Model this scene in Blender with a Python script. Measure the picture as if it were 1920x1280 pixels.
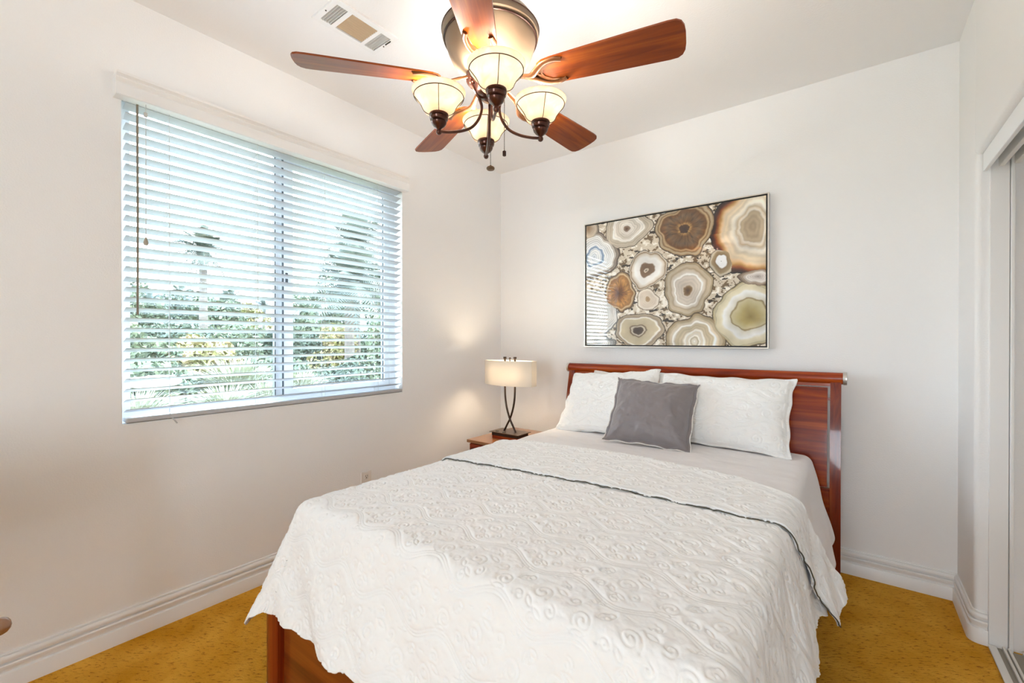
import bpy, bmesh, math, random
import numpy as np
from mathutils import Vector, Matrix, Euler

random.seed(7)
rng = np.random.default_rng(7)
for _o in list(bpy.data.objects):
    bpy.data.objects.remove(_o, do_unlink=True)
SC = bpy.context.scene
COL = SC.collection
PI = math.pi
YFAR = -6.2

# ------------------------------------------------------------------ camera
cam_d = bpy.data.cameras.new('camera')
cam_d.sensor_width = 36.0
cam_d.lens = 832.66 / 1920 * 36.0
cam_d.clip_start = 0.05
cam_d.clip_end = 2000
cam = bpy.data.objects.new('camera', cam_d)
COL.objects.link(cam)
cam.location = (2.4624, -3.0585, 1.2808)
cam.rotation_euler = (PI / 2 - 0.0040, 0, 0.6523)
SC.camera = cam

# ------------------------------------------------------------------ sky, sun, exposure
SKY = 5.2
world = bpy.data.worlds.new('sky')
SC.world = world
world.use_nodes = True
wn = world.node_tree
wn.nodes.clear()
w_out = wn.nodes.new('ShaderNodeOutputWorld')
w_bg = wn.nodes.new('ShaderNodeBackground')
w_bg.inputs['Strength'].default_value = SKY
w_tc = wn.nodes.new('ShaderNodeTexCoord')
w_sep = wn.nodes.new('ShaderNodeSeparateXYZ')
w_ramp = wn.nodes.new('ShaderNodeValToRGB')
w_ramp.color_ramp.elements[0].position = 0.0
w_ramp.color_ramp.elements[0].color = (0.82, 0.91, 1.0, 1)
w_ramp.color_ramp.elements[1].position = 0.6
w_ramp.color_ramp.elements[1].color = (0.62, 0.79, 1.0, 1)
wn.links.new(w_tc.outputs['Generated'], w_sep.inputs[0])
wn.links.new(w_sep.outputs['Z'], w_ramp.inputs[0])
wn.links.new(w_ramp.outputs[0], w_bg.inputs['Color'])
wn.links.new(w_bg.outputs[0], w_out.inputs[0])

sun_d = bpy.data.lights.new('sun', 'SUN')
sun_d.energy = 2.8
sun_d.angle = math.radians(1.5)
sun_d.color = (1.0, 0.93, 0.80)
sun = bpy.data.objects.new('sun', sun_d)
COL.objects.link(sun)
sun.location = (6, -4, 12)
sun.rotation_euler = Vector((0.0, 0.70, 0.70)).to_track_quat('Z', 'Y').to_euler()

# the window opening, as a portal that only guides the sampling of the sky
por_d = bpy.data.lights.new('window_daylight_portal', 'AREA')
por_d.shape = 'RECTANGLE'
por_d.size = 1.44
por_d.size_y = 1.46
por_d.cycles.is_portal = True
por = bpy.data.objects.new('window_daylight_portal', por_d)
COL.objects.link(por)
por.location = (-0.18, -1.825, 1.64)
por.rotation_euler = Vector((1, 0, 0)).to_track_quat('-Z', 'Y').to_euler()
# portal of an unseen glazed door, added behind the camera for more daylight
por3_d = bpy.data.lights.new('added_door_portal', 'AREA')
por3_d.shape = 'RECTANGLE'
por3_d.size = 0.72
por3_d.size_y = 2.02
por3_d.cycles.is_portal = True
por3 = bpy.data.objects.new('added_door_portal', por3_d)
COL.objects.link(por3)
por3.location = (2.44, YFAR - 0.17, 1.04)
por3.rotation_euler = (PI / 2, 0, 0)

FAN_W = 2.3     # watts in each fan bulb
LAMP_W = 2.0
SC.view_settings.view_transform = 'Standard'
SC.view_settings.look = 'None'
SC.view_settings.exposure = 2.15
SC.view_settings.gamma = 1.0
SC.view_settings.use_curve_mapping = False
SC.cycles.max_bounces = 14
SC.cycles.diffuse_bounces = 8
SC.cycles.glossy_bounces = 4
SC.cycles.transmission_bounces = 8
SC.cycles.transparent_max_bounces = 12
SC.cycles.sample_clamp_indirect = 6.0
SC.cycles.caustics_reflective = False
SC.cycles.caustics_refractive = False
try:
    SC.cycles.use_denoising = True
except Exception:
    pass


# ------------------------------------------------------------------ materials
def nodes_of(m):
    m.use_nodes = True
    nt = m.node_tree
    return nt, nt.nodes['Principled BSDF']


def mat(name, col, rough=0.5, metal=0.0, bump=None, var=None, spec=None, coat=0.0, coat_rough=0.05, sheen=0.0):
    """principled material; bump=(scale, strength, distance), var=(scale, second colour, low, high)"""
    m = bpy.data.materials.new(name)
    nt, b = nodes_of(m)
    b.inputs['Base Color'].default_value = (*col, 1)
    b.inputs['Roughness'].default_value = rough
    b.inputs['Metallic'].default_value = metal
    if spec is not None:
        b.inputs['Specular IOR Level'].default_value = spec
    b.inputs['Coat Weight'].default_value = coat
    b.inputs['Coat Roughness'].default_value = coat_rough
    b.inputs['Sheen Weight'].default_value = sheen
    tc = nt.nodes.new('ShaderNodeTexCoord')
    if var:
        n = nt.nodes.new('ShaderNodeTexNoise')
        n.inputs['Scale'].default_value = var[0]
        n.inputs['Detail'].default_value = 5
        r = nt.nodes.new('ShaderNodeValToRGB')
        r.color_ramp.elements[0].position = var[2]
        r.color_ramp.elements[1].position = var[3]
        r.color_ramp.elements[0].color = (*col, 1)
        r.color_ramp.elements[1].color = (*var[1], 1)
        nt.links.new(tc.outputs['Object'], n.inputs['Vector'])
        nt.links.new(n.outputs['Fac'], r.inputs[0])
        nt.links.new(r.outputs[0], b.inputs['Base Color'])
    if bump:
        n2 = nt.nodes.new('ShaderNodeTexNoise')
        n2.inputs['Scale'].default_value = bump[0]
        n2.inputs['Detail'].default_value = 4
        bn = nt.nodes.new('ShaderNodeBump')
        bn.inputs['Strength'].default_value = bump[1]
        bn.inputs['Distance'].default_value = bump[2]
        nt.links.new(tc.outputs['Object'], n2.inputs['Vector'])
        nt.links.new(n2.outputs['Fac'], bn.inputs['Height'])
        nt.links.new(bn.outputs[0], b.inputs['Normal'])
    return m


def wood(name, dark, mid, light, axis=0, rough=0.25, coat=0.6, scale=1.0):
    m = bpy.data.materials.new(name)
    nt, b = nodes_of(m)
    tc = nt.nodes.new('ShaderNodeTexCoord')
    mp = nt.nodes.new('ShaderNodeMapping')
    s = [26 * scale, 26 * scale, 26 * scale]
    s[axis] = 1.6 * scale
    mp.inputs['Scale'].default_value = s
    n = nt.nodes.new('ShaderNodeTexNoise')
    n.inputs['Scale'].default_value = 1.0
    n.inputs['Detail'].default_value = 7
    n.inputs['Roughness'].default_value = 0.6
    n.inputs['Distortion'].default_value = 0.8
    r = nt.nodes.new('ShaderNodeValToRGB')
    cr = r.color_ramp
    cr.elements[0].position = 0.28
    cr.elements[0].color = (*dark, 1)
    cr.elements[1].position = 0.75
    cr.elements[1].color = (*light, 1)
    e = cr.elements.new(0.5)
    e.color = (*mid, 1)
    nt.links.new(tc.outputs['Object'], mp.inputs['Vector'])
    nt.links.new(mp.outputs[0], n.inputs['Vector'])
    nt.links.new(n.outputs['Fac'], r.inputs[0])
    nt.links.new(r.outputs[0], b.inputs['Base Color'])
    b.inputs['Roughness'].default_value = rough
    b.inputs['Coat Weight'].default_value = coat
    b.inputs['Coat Roughness'].default_value = 0.06
    b.inputs['Specular IOR Level'].default_value = 0.3
    return m


def emit_mat(name, col, strength):
    m = bpy.data.materials.new(name)
    nt, b = nodes_of(m)
    b.inputs['Base Color'].default_value = (*col, 1)
    b.inputs['Emission Color'].default_value = (*col, 1)
    b.inputs['Emission Strength'].default_value = strength
    return m


def translucent_mat(name, col, tcol, fac=0.6, rough=0.35, gloss=0.08, marble=False):
    m = bpy.data.materials.new(name)
    m.use_nodes = True
    nt = m.node_tree
    nt.nodes.clear()
    out = nt.nodes.new('ShaderNodeOutputMaterial')
    d = nt.nodes.new('ShaderNodeBsdfDiffuse')
    d.inputs['Color'].default_value = (*col, 1)
    t = nt.nodes.new('ShaderNodeBsdfTranslucent')
    t.inputs['Color'].default_value = (*tcol, 1)
    g = nt.nodes.new('ShaderNodeBsdfGlossy')
    g.inputs['Roughness'].default_value = rough
    mx = nt.nodes.new('ShaderNodeMixShader')
    mx.inputs[0].default_value = fac
    mx2 = nt.nodes.new('ShaderNodeMixShader')
    mx2.inputs[0].default_value = gloss
    nt.links.new(d.outputs[0], mx.inputs[1])
    nt.links.new(t.outputs[0], mx.inputs[2])
    nt.links.new(mx.outputs[0], mx2.inputs[1])
    nt.links.new(g.outputs[0], mx2.inputs[2])
    nt.links.new(mx2.outputs[0], out.inputs[0])
    if marble:
        tc = nt.nodes.new('ShaderNodeTexCoord')
        n = nt.nodes.new('ShaderNodeTexNoise')
        n.inputs['Scale'].default_value = 16
        n.inputs['Detail'].default_value = 3
        n.inputs['Distortion'].default_value = 1.5
        r = nt.nodes.new('ShaderNodeValToRGB')
        r.color_ramp.elements[0].position = 0.38
        r.color_ramp.elements[0].color = (tcol[0] * .86, tcol[1] * .80, tcol[2] * .70, 1)
        r.color_ramp.elements[1].position = 0.6
        r.color_ramp.elements[1].color = (*tcol, 1)
        nt.links.new(tc.outputs['Object'], n.inputs['Vector'])
        nt.links.new(n.outputs['Fac'], r.inputs[0])
        nt.links.new(r.outputs[0], t.inputs['Color'])
    return m


def pane_mat(name, tint=(0.97, 0.99, 0.98), refl=0.06):
    m = bpy.data.materials.new(name)
    m.use_nodes = True
    nt = m.node_tree
    nt.nodes.clear()
    out = nt.nodes.new('ShaderNodeOutputMaterial')
    t = nt.nodes.new('ShaderNodeBsdfTransparent')
    t.inputs['Color'].default_value = (*tint, 1)
    g = nt.nodes.new('ShaderNodeBsdfGlossy')
    g.inputs['Roughness'].default_value = 0.0
    mx = nt.nodes.new('ShaderNodeMixShader')
    mx.inputs[0].default_value = refl
    nt.links.new(t.outputs[0], mx.inputs[1])
    nt.links.new(g.outputs[0], mx.inputs[2])
    nt.links.new(mx.outputs[0], out.inputs[0])
    return m


M = {}
M['wall'] = mat('wall_paint', (0.87, 0.86, 0.855), 0.75, bump=(170, 0.30, 0.004), spec=0.2)
M['ceiling'] = mat('ceiling_paint', (0.87, 0.86, 0.855), 0.8, bump=(140, 0.25, 0.004), spec=0.2)
M['trim'] = mat('trim_paint', (0.84, 0.825, 0.81), 0.35, spec=0.4)
M['white'] = mat('white_paint', (0.86, 0.87, 0.88), 0.4)
M['vinyl'] = mat('window_vinyl', (0.78, 0.80, 0.82), 0.35)
M['gasket'] = mat('window_gasket', (0.06, 0.07, 0.08), 0.5)
M['slat'] = mat('blind_slat_white', (0.485, 0.488, 0.498), 0.42)
M['cord'] = mat('blind_cord', (0.55, 0.53, 0.50), 0.7)
M['wand'] = mat('blind_wand', (0.22, 0.18, 0.13), 0.4)
M['tassel'] = mat('blind_tassel', (0.40, 0.35, 0.28), 0.4)
M['glass'] = pane_mat('window_glass')
M['cherry'] = wood('cherry_wood', (0.13, 0.010, 0.002), (0.30, 0.034, 0.003), (0.50, 0.10, 0.006), 0, 0.34, 0.12)
M['cherry_v'] = wood('cherry_wood_upright', (0.09, 0.006, 0.002), (0.20, 0.022, 0.004), (0.34, 0.065, 0.008), 2, 0.28, 0.35)
M['footwood'] = wood('cherry_wood_footboard', (0.11, 0.020, 0.004), (0.22, 0.048, 0.007), (0.34, 0.09, 0.013), 0, 0.35, 0.4, 0.6)
M['blade'] = wood('fan_blade_veneer', (0.14, 0.018, 0.002), (0.28, 0.055, 0.003), (0.42, 0.135, 0.008), 0, 0.34, 0.2)
M['silver'] = mat('brushed_silver', (0.62, 0.60, 0.57), 0.32, 1.0)
M['bronze'] = mat('oil_rubbed_bronze', (0.085, 0.028, 0.016), 0.28, 0.75, coat=0.4)
M['iron'] = mat('antique_copper_bronze', (0.17, 0.065, 0.022), 0.35, 0.6, coat=0.3)
M['lampmetal'] = mat('dark_lamp_bronze', (0.055, 0.035, 0.025), 0.35, 0.7)
M['lamptop'] = mat('lamp_base_plate', (0.16, 0.10, 0.06), 0.3, 0.6)
M['cream'] = mat('champagne_housing', (0.24, 0.165, 0.105), 0.45, 0.1)
M['darkring'] = mat('dark_ring', (0.045, 0.018, 0.012), 0.35, 0.5)
M['fanglass'] = translucent_mat('alabaster_glass', (0.50, 0.45, 0.39), (0.50, 0.45, 0.39), 0.55, 0.25, 0.06, marble=True)
M['shadecloth'] = translucent_mat('lamp_shade_linen', (0.78, 0.75, 0.70), (0.48, 0.445, 0.40), 0.45, 0.8, 0.0)
M['bulb'] = emit_mat('warm_bulb', (1.0, 0.80, 0.52), 4.0)
M['quilt'] = mat('white_quilt_cotton', (0.92, 0.92, 0.92), 0.85, bump=(420, 0.12, 0.0015), sheen=0.15)
M['quiltedge'] = mat('quilt_stitched_edge', (0.10, 0.085, 0.06), 0.9)
M['sheet'] = mat('pale_grey_sheet', (0.85, 0.83, 0.84), 0.8, bump=(30, 0.25, 0.006))
M['pillowcase'] = mat('white_sham_cotton', (0.90, 0.895, 0.885), 0.85, bump=(420, 0.12, 0.0015))
M['plainpillow'] = mat('ivory_pillowcase', (0.80, 0.75, 0.71), 0.85, bump=(40, 0.2, 0.004))
M['grey'] = mat('grey_satin', (0.225, 0.197, 0.205), 0.42, bump=(14, 0.35, 0.01), sheen=0.3)
M['cushionback'] = mat('white_cushion_back', (0.78, 0.75, 0.72), 0.8)
M['ventwhite'] = mat('vent_white', (0.84, 0.83, 0.82), 0.45)
M['ventdark'] = mat('vent_duct_dark', (0.10, 0.085, 0.06), 0.8)
M['venttan'] = mat('vent_tan_fins', (0.50, 0.38, 0.25), 0.6)  # tan fins of the middle section
M['ventgrey'] = mat('vent_grey_fins', (0.52, 0.51, 0.48), 0.45)
M['slot'] = mat('outlet_slot', (0.05, 0.04, 0.03), 0.6)
M['outlet'] = mat('outlet_plastic', (0.80, 0.76, 0.72), 0.35)
M['track'] = mat('white_track_metal', (0.76, 0.74, 0.70), 0.35)
M['trackgap'] = mat('track_channel_dark', (0.30, 0.27, 0.22), 0.6)
M['chairwood'] = mat('brown_chair_wood', (0.28, 0.13, 0.06), 0.25, coat=0.7)
M['chaircloth'] = mat('beige_chair_cloth', (0.45, 0.36, 0.26), 0.9)
M['box'] = mat('mattress_ticking', (0.80, 0.79, 0.77), 0.9)


def carpet():
    m = bpy.data.materials.new('golden_carpet')
    nt, b = nodes_of(m)
    tc = nt.nodes.new('ShaderNodeTexCoord')
    n1 = nt.nodes.new('ShaderNodeTexNoise')
    n1.inputs['Scale'].default_value = 5.0
    n1.inputs['Detail'].default_value = 6
    r1 = nt.nodes.new('ShaderNodeValToRGB')
    r1.color_ramp.elements[0].position = 0.3
    r1.color_ramp.elements[0].color = (0.56, 0.245, 0.010, 1)
    r1.color_ramp.elements[1].position = 0.7
    r1.color_ramp.elements[1].color = (0.76, 0.40, 0.055, 1)
    # short dark flecks between the tufts
    mp = nt.nodes.new('ShaderNodeMapping')
    mp.inputs['Scale'].default_value = (34, 110, 1)
    mr = nt.nodes.new('ShaderNodeMapping')
    mr.inputs['Rotation'].default_value = (0, 0, -0.60)
    n2 = nt.nodes.new('ShaderNodeTexNoise')
    n2.inputs['Scale'].default_value = 1.0
    n2.inputs['Detail'].default_value = 3
    n2.inputs['Roughness'].default_value = 0.7
    r2 = nt.nodes.new('ShaderNodeValToRGB')
    r2.color_ramp.elements[0].position = 0.33
    r2.color_ramp.elements[0].color = (0.40, 0.24, 0.14, 1)
    r2.color_ramp.elements[1].position = 0.45
    r2.color_ramp.elements[1].color = (1, 1, 1, 1)
    mx = nt.nodes.new('ShaderNodeMix')
    mx.data_type = 'RGBA'
    mx.blend_type = 'MULTIPLY'
    mx.inputs[0].default_value = 0.85
    bn = nt.nodes.new('ShaderNodeBump')
    bn.inputs['Strength'].default_value = 0.9
    bn.inputs['Distance'].default_value = 0.008
    L = nt.links.new
    L(tc.outputs['Object'], n1.inputs['Vector'])
    L(n1.outputs['Fac'], r1.inputs[0])
    L(tc.outputs['Object'], mr.inputs['Vector'])
    L(mr.outputs[0], mp.inputs['Vector'])
    L(mp.outputs[0], n2.inputs['Vector'])
    L(n2.outputs['Fac'], r2.inputs[0])
    L(r1.outputs[0], mx.inputs[6])
    L(r2.outputs[0], mx.inputs[7])
    L(mx.outputs[2], b.inputs['Base Color'])
    L(n2.outputs['Fac'], bn.inputs['Height'])
    L(bn.outputs[0], b.inputs['Normal'])
    b.inputs['Roughness'].default_value = 0.95
    b.inputs['Specular IOR Level'].default_value = 0.1
    return m


M['carpet'] = carpet()


# ------------------------------------------------------------------ object helpers
def finish(o, smooth=False, angle=35):
    me = o.data
    if smooth:
        me.polygons.foreach_set('use_smooth', [True] * len(me.polygons))
        me.set_sharp_from_angle(angle=math.radians(angle))
    me.update()


def obj(name, bm, m, parent=None, smooth=False, angle=35, loc=None, rot=None):
    me = bpy.data.meshes.new(name)
    bmesh.ops.recalc_face_normals(bm, faces=bm.faces[:])
    bm.to_mesh(me)
    bm.free()
    o = bpy.data.objects.new(name, me)
    ms = m if isinstance(m, (list, tuple)) else [m]
    for k in ms:
        me.materials.append(k)
    COL.objects.link(o)
    if parent is not None:
        o.parent = parent
    if loc is not None:
        o.location = loc
    if rot is not None:
        o.rotation_euler = rot
    finish(o, smooth, angle)
    return o


def tag(o, label=None, cat=None, group=None, kind=None):
    if label:
        o['label'] = label
    if cat:
        o['category'] = cat
    if group:
        o['group'] = group
    if kind:
        o['kind'] = kind
    return o


def thing(name, label, cat, loc=(0, 0, 0), rotz=0.0, group=None):
    o = bpy.data.objects.new(name, None)
    o.empty_display_size = 0.1
    COL.objects.link(o)
    o.location = loc
    o.rotation_euler = (0, 0, rotz)
    return tag(o, label, cat, group)


def struct(name, bm, m, parent=None, smooth=False):
    o = obj(name, bm, m, parent, smooth)
    if parent is None:
        o['kind'] = 'structure'
    return o


def bx(bm, x0, x1, y0, y1, z0, z1, bev=0.0, seg=2, mi=0):
    x0, x1 = min(x0, x1), max(x0, x1)
    y0, y1 = min(y0, y1), max(y0, y1)
    z0, z1 = min(z0, z1), max(z0, z1)
    vs = [bm.verts.new(c) for c in ((x0, y0, z0), (x1, y0, z0), (x1, y1, z0), (x0, y1, z0),
                                    (x0, y0, z1), (x1, y0, z1), (x1, y1, z1), (x0, y1, z1))]
    fs = [bm.faces.new([vs[i] for i in f]) for f in ((0, 3, 2, 1), (4, 5, 6, 7), (0, 1, 5, 4),
                                                     (1, 2, 6, 5), (2, 3, 7, 6), (3, 0, 4, 7))]
    for f in fs:
        f.material_index = mi
    if bev > 0:
        es = list({e for f in fs for e in f.edges})
        r = bmesh.ops.bevel(bm, geom=es, offset=bev, segments=seg, affect='EDGES', profile=0.5)
        for f in r['faces']:
            f.material_index = mi
    return vs


def box(*a, **k):
    bm = bmesh.new()
    bx(bm, *a, **k)
    return bm


def lathe(bm, prof, n=32, c=(0, 0, 0), cap0=False, cap1=False, mi=0):
    rings = []
    for r, z in prof:
        rings.append([bm.verts.new((c[0] + r * math.cos(2 * PI * i / n), c[1] + r * math.sin(2 * PI * i / n), c[2] + z)) for i in range(n)])
    for a, b in zip(rings, rings[1:]):
        for i in range(n):
            f = bm.faces.new((a[i], a[(i + 1) % n], b[(i + 1) % n], b[i]))
            f.material_index = mi
    if cap0:
        bm.faces.new(rings[0][::-1]).material_index = mi
    if cap1:
        bm.faces.new(rings[-1]).material_index = mi
    return rings


def tube(bm, pts, r, n=10, cap=True, closed=False, flat=1.0, mi=0):
    """swept round tube; r may be a list; flat squashes it along the second frame axis"""
    P = [Vector(p) for p in pts]
    k = len(P)
    rr = r if isinstance(r, (list, tuple)) else [r] * k
    up = None
    rings = []
    for i in range(k):
        if closed:
            t = (P[(i + 1) % k] - P[(i - 1) % k]).normalized()
        else:
            t = (P[min(i + 1, k - 1)] - P[max(i - 1, 0)]).normalized()
        if up is None:
            up = Vector((0, 0, 1)) if abs(t.z) < 0.9 else Vector((1, 0, 0))
        a = t.cross(up)
        if a.length < 1e-6:
            a = t.orthogonal()
        a.normalize()
        b = a.cross(t).normalized()
        up = b
        rings.append([bm.verts.new(P[i] + a * (rr[i] * math.cos(2 * PI * j / n)) + b * (rr[i] * flat * math.sin(2 * PI * j / n))) for j in range(n)])
    seq = list(zip(rings, rings[1:]))
    if closed:
        seq.append((rings[-1], rings[0]))
    for a, b in seq:
        for j in range(n):
            f = bm.faces.new((a[j], a[(j + 1) % n], b[(j + 1) % n], b[j]))
            f.material_index = mi
    if cap and not closed:
        bm.faces.new(rings[0][::-1]).material_index = mi
        bm.faces.new(rings[-1]).material_index = mi


def ball(bm, c, r, n=14, sz=1.0):
    prof = [(r * math.sin(PI * i / 8), -r * sz * math.cos(PI * i / 8)) for i in range(1, 8)]
    lathe(bm, prof, n, c, True, True)


def smooth_pts(pts, n=6):
    """Catmull-Rom through the points"""
    P = [Vector(p) for p in pts]
    P = [P[0] * 2 - P[1]] + P + [P[-1] * 2 - P[-2]]
    out = []
    for i in range(1, len(P) - 2):
        for s in range(n):
            t = s / n
            a, b, c, d = P[i - 1], P[i], P[i + 1], P[i + 2]
            out.append(0.5 * ((2 * b) + (c - a) * t + (2 * a - 5 * b + 4 * c - d) * t * t + (3 * b - a - 3 * c + d) * t ** 3))
    out.append(P[-2])
    return out


def prism(bm, poly, axis, a0, a1, mi=0):
    """extrude a 2D polygon along an axis; poly in the two other axes, in xyz order"""
    def pt(p, v):
        q = list(p)
        q.insert(axis, v)
        return q
    A = [bm.verts.new(pt(p, a0)) for p in poly]
    B = [bm.verts.new(pt(p, a1)) for p in poly]
    n = len(poly)
    for i in range(n):
        bm.faces.new((A[i], A[(i + 1) % n], B[(i + 1) % n], B[i])).material_index = mi
    bm.faces.new(A[::-1]).material_index = mi
    bm.faces.new(B).material_index = mi


def grid_mesh(name, X, Y, Z, m, parent=None, solid=0.0, offset=0.0, closed_u=False):
    nv, nu = X.shape
    co = np.stack([X, Y, Z], -1).reshape(-1, 3).astype(np.float32)
    i = np.arange(nv - 1)[:, None] * nu + np.arange(nu - 1)[None, :]
    f = np.stack([i, i + 1, i + nu + 1, i + nu], -1).reshape(-1, 4)
    me = bpy.data.meshes.new(name)
    me.vertices.add(len(co))
    me.vertices.foreach_set('co', co.ravel())
    me.loops.add(f.size)
    me.loops.foreach_set('vertex_index', f.ravel().astype(np.int32))
    me.polygons.add(len(f))
    me.polygons.foreach_set('loop_start', (np.arange(len(f)) * 4).astype(np.int32))
    me.polygons.foreach_set('use_smooth', np.ones(len(f), bool))
    me.update(calc_edges=True)
    me.validate()
    me.materials.append(m)
    o = bpy.data.objects.new(name, me)
    COL.objects.link(o)
    if parent is not None:
        o.parent = parent
    if solid:
        s = o.modifiers.new('thickness', 'SOLIDIFY')
        s.thickness = solid
        s.offset = offset
    return o


# numpy value noise
def vnoise(x, y, seed=0):
    x = np.asarray(x, float)
    y = np.asarray(y, float)
    xi = np.floor(x).astype(np.int64)
    yi = np.floor(y).astype(np.int64)
    fx = x - xi
    fy = y - yi
    fx = fx * fx * (3 - 2 * fx)
    fy = fy * fy * (3 - 2 * fy)

    def h(a, b):
        v = (a * 374761393 + b * 668265263 + seed * 974634777) & 0xFFFFFFFF
        v = ((v ^ (v >> 13)) * 1274126177) & 0xFFFFFFFF
        return ((v ^ (v >> 16)) & 0xFFFF) / 65535.0
    return (h(xi, yi) * (1 - fx) + h(xi + 1, yi) * fx) * (1 - fy) + (h(xi, yi + 1) * (1 - fx) + h(xi + 1, yi + 1) * fx) * fy


def fbm(x, y, seed=0, oct=4):
    s = 0
    a = 0.5
    t = 0
    for k in range(oct):
        s = s + a * vnoise(x * 2 ** k, y * 2 ** k, seed + k * 17)
        t += a
        a *= 0.5
    return s / t


# ================================================================== ROOM
W, H, YF = 2.88, 2.74, YFAR
WY0, WY1, WZ0, WZ1 = -2.565, -1.082, 0.915, 2.365      # window opening in the left wall
WT = 0.17

struct('floor', box(-0.2, W + 0.72, YF - 0.15, 0.2, -0.12, 0.0), M['carpet'])
struct('ceiling', box(-0.2, W + 0.72, YF - 0.15, 0.2, H, H + 0.1), M['ceiling'])
struct('wall_back', box(-0.2, W + 0.9, 0.0, 0.15, 0, H), M['wall'])
DX0, DX1, DZ = 2.08, 2.80, 2.08       # unseen glazed door, added in the far wall as fill light
bm = bmesh.new()
bx(bm, -0.2, DX0, YF - 0.15, YF, 0, H)
bx(bm, DX1, W + 0.72, YF - 0.15, YF, 0, H)
bx(bm, DX0, DX1, YF - 0.15, YF, DZ, H)
struct('wall_front', bm, M['wall'])
bm = bmesh.new()
bx(bm, DX0, DX0 + 0.05, YF - 0.12, YF - 0.06, 0.06, DZ - 0.05)
bx(bm, DX1 - 0.05, DX1, YF - 0.12, YF - 0.06, 0.06, DZ - 0.05)
bx(bm, DX0, DX1, YF - 0.12, YF - 0.06, DZ - 0.05, DZ)
bx(bm, DX0, DX1, YF - 0.12, YF - 0.06, 0, 0.06)
dr1 = struct('added_fill_door', bm, M['vinyl'])
obj('added_fill_pane', box(DX0 + 0.05, DX1 - 0.05, YF - 0.092, YF - 0.088, 0.06, DZ - 0.05), M['glass'], dr1)

bm = bmesh.new()
bx(bm, -WT, 0, YF, WY0, 0, H)
bx(bm, -WT, 0, WY1, 0, 0, H)
bx(bm, -WT, 0, WY0, WY1, 0, WZ0)
bx(bm, -WT, 0, WY0, WY1, WZ1, H)
struct('wall_left', bm, M['wall'])

# right wall with its rounded corner at the closet opening
CY, CZ = -0.362, 2.062
bm = bmesh.new()
R = 0.02
arc = [(W + R - R * math.cos(a), CY + R - R * math.sin(a)) for a in [PI / 2 * i / 6 for i in range(7)]]
poly = [(W, 0.0)] + arc + [(W + 0.12, CY), (W + 0.12, 0.0)]
prism(bm, poly, 2, 0, H)
prism(bm, [(W + 0.12, H), (W, H)] + [(W + R - R * math.cos(a), CZ + R - R * math.sin(a)) for a in [PI / 2 * i / 6 for i in range(7)]] + [(W + 0.12, CZ)], 1, YF, CY)
bx(bm, W, W + 0.12, YF, -2.30, 0, CZ)
struct('wall_right', bm, M['wall'], smooth=True)
# closet interior
bm = bmesh.new()
bx(bm, W + 0.12, W + 0.72, CY, 0.0, 0, H)
bx(bm, W + 0.62, W + 0.72, -2.48, CY, 0, H)
bx(bm, W + 0.12, W + 0.62, -2.48, -2.30, 0, H)
bx(bm, W + 0.12, W + 0.62, -2.3, CY, 2.3, 2.34)
struct('wall_closet', bm, M['wall'])


# baseboard profile (distance from wall, height)
BP = [(0, 0), (0.020, 0), (0.020, 0.060), (0.0185, 0.0630), (0.0090, 0.0645), (0.0095, 0.069), (0.0140, 0.077), (0.0165, 0.085), (0.0165, 0.091),
      (0.0130, 0.0945), (0.0030, 0.0960), (0.0030, 0.1010), (0.0120, 0.1030), (0.0145, 0.110), (0.0135, 0.118), (0.0090, 0.1235), (0.0025, 0.1245),
      (0.0025, 0.1280), (0.0060, 0.129), (0.0050, 0.1325), (0, 0.134)]


def baseboard(name, path):
    """path: list of ((x, y) on the wall, (nx, ny) mitre direction away from it)"""
    bm = bmesh.new()
    rings = []
    for (x, y), (nx, ny) in path:
        rings.append([bm.verts.new((x + nx * d, y + ny * d, z)) for d, z in BP])
    for a, b in zip(rings, rings[1:]):
        for i in range(len(BP) - 1):
            bm.faces.new((a[i], a[i + 1], b[i + 1], b[i]))
    bm.faces.new(rings[0])
    bm.faces.new(rings[-1][::-1])
    return struct(name, bm, M['trim'], smooth=True)


baseboard('baseboard_left', [((0, YF), (1, 0)), ((0, 0), (1, -1))])
baseboard('baseboard_back', [((0, 0), (1, -1)), ((W, 0), (-1, -1))])
pth = [((W, 0), (-1, -1))]
for a in [PI / 2 * i / 6 for i in range(7)]:
    pth.append(((W + R - R * math.cos(a), CY + R - R * math.sin(a)), (-math.cos(a), -math.sin(a))))
pth.append(((W + 0.040, CY), (0, -1)))
baseboard('baseboard_right', pth)

# closet opening: jamb strip, header fascia, rails, floor tracks
bm = bmesh.new()
bx(bm, W + 0.042, W + 0.098, CY - 0.012, CY, 0.0, CZ, 0.002)
bx(bm, W + 0.100, W + 0.112, CY - 0.022, CY, 0.0, CZ, 0.003)
struct('trim_1', bm, M['trim'])
fas = thing('closet_header', 'white closet door header with two overhead rails at the right edge', 'closet header', (W + 0.02, -1.3, 1.98))
obj('fascia', box(0.0, 0.014, -1.0, 0.925, 0.006, 0.082, 0.002), M['white'], fas)
obj('rail', box(0.045, 0.062, -1.0, 0.925, 0.016, 0.082, 0.002), M['track'], fas)
obj('rail', box(0.088, 0.105, -1.0, 0.925, 0.016, 0.082, 0.002), M['track'], fas)
tr = thing('closet_floor_track', 'white double sliding door track on the carpet at the closet opening', 'door track', (W + 0.04, -1.3, 0.0))
obj('track_bed', box(0.0, 0.115, -1.0, 0.920, 0.0, 0.004), M['trackgap'], tr)
obj('track_lip', box(-0.002, 0.024, -1.0, 0.922, 0.004, 0.010, 0.002), M['track'], tr)
for x in (0.040, 0.055, 0.096):
    obj('track_runner', box(x, x + 0.009, -1.0, 0.920, 0.004, 0.016, 0.0015), M['track'], tr)

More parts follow.
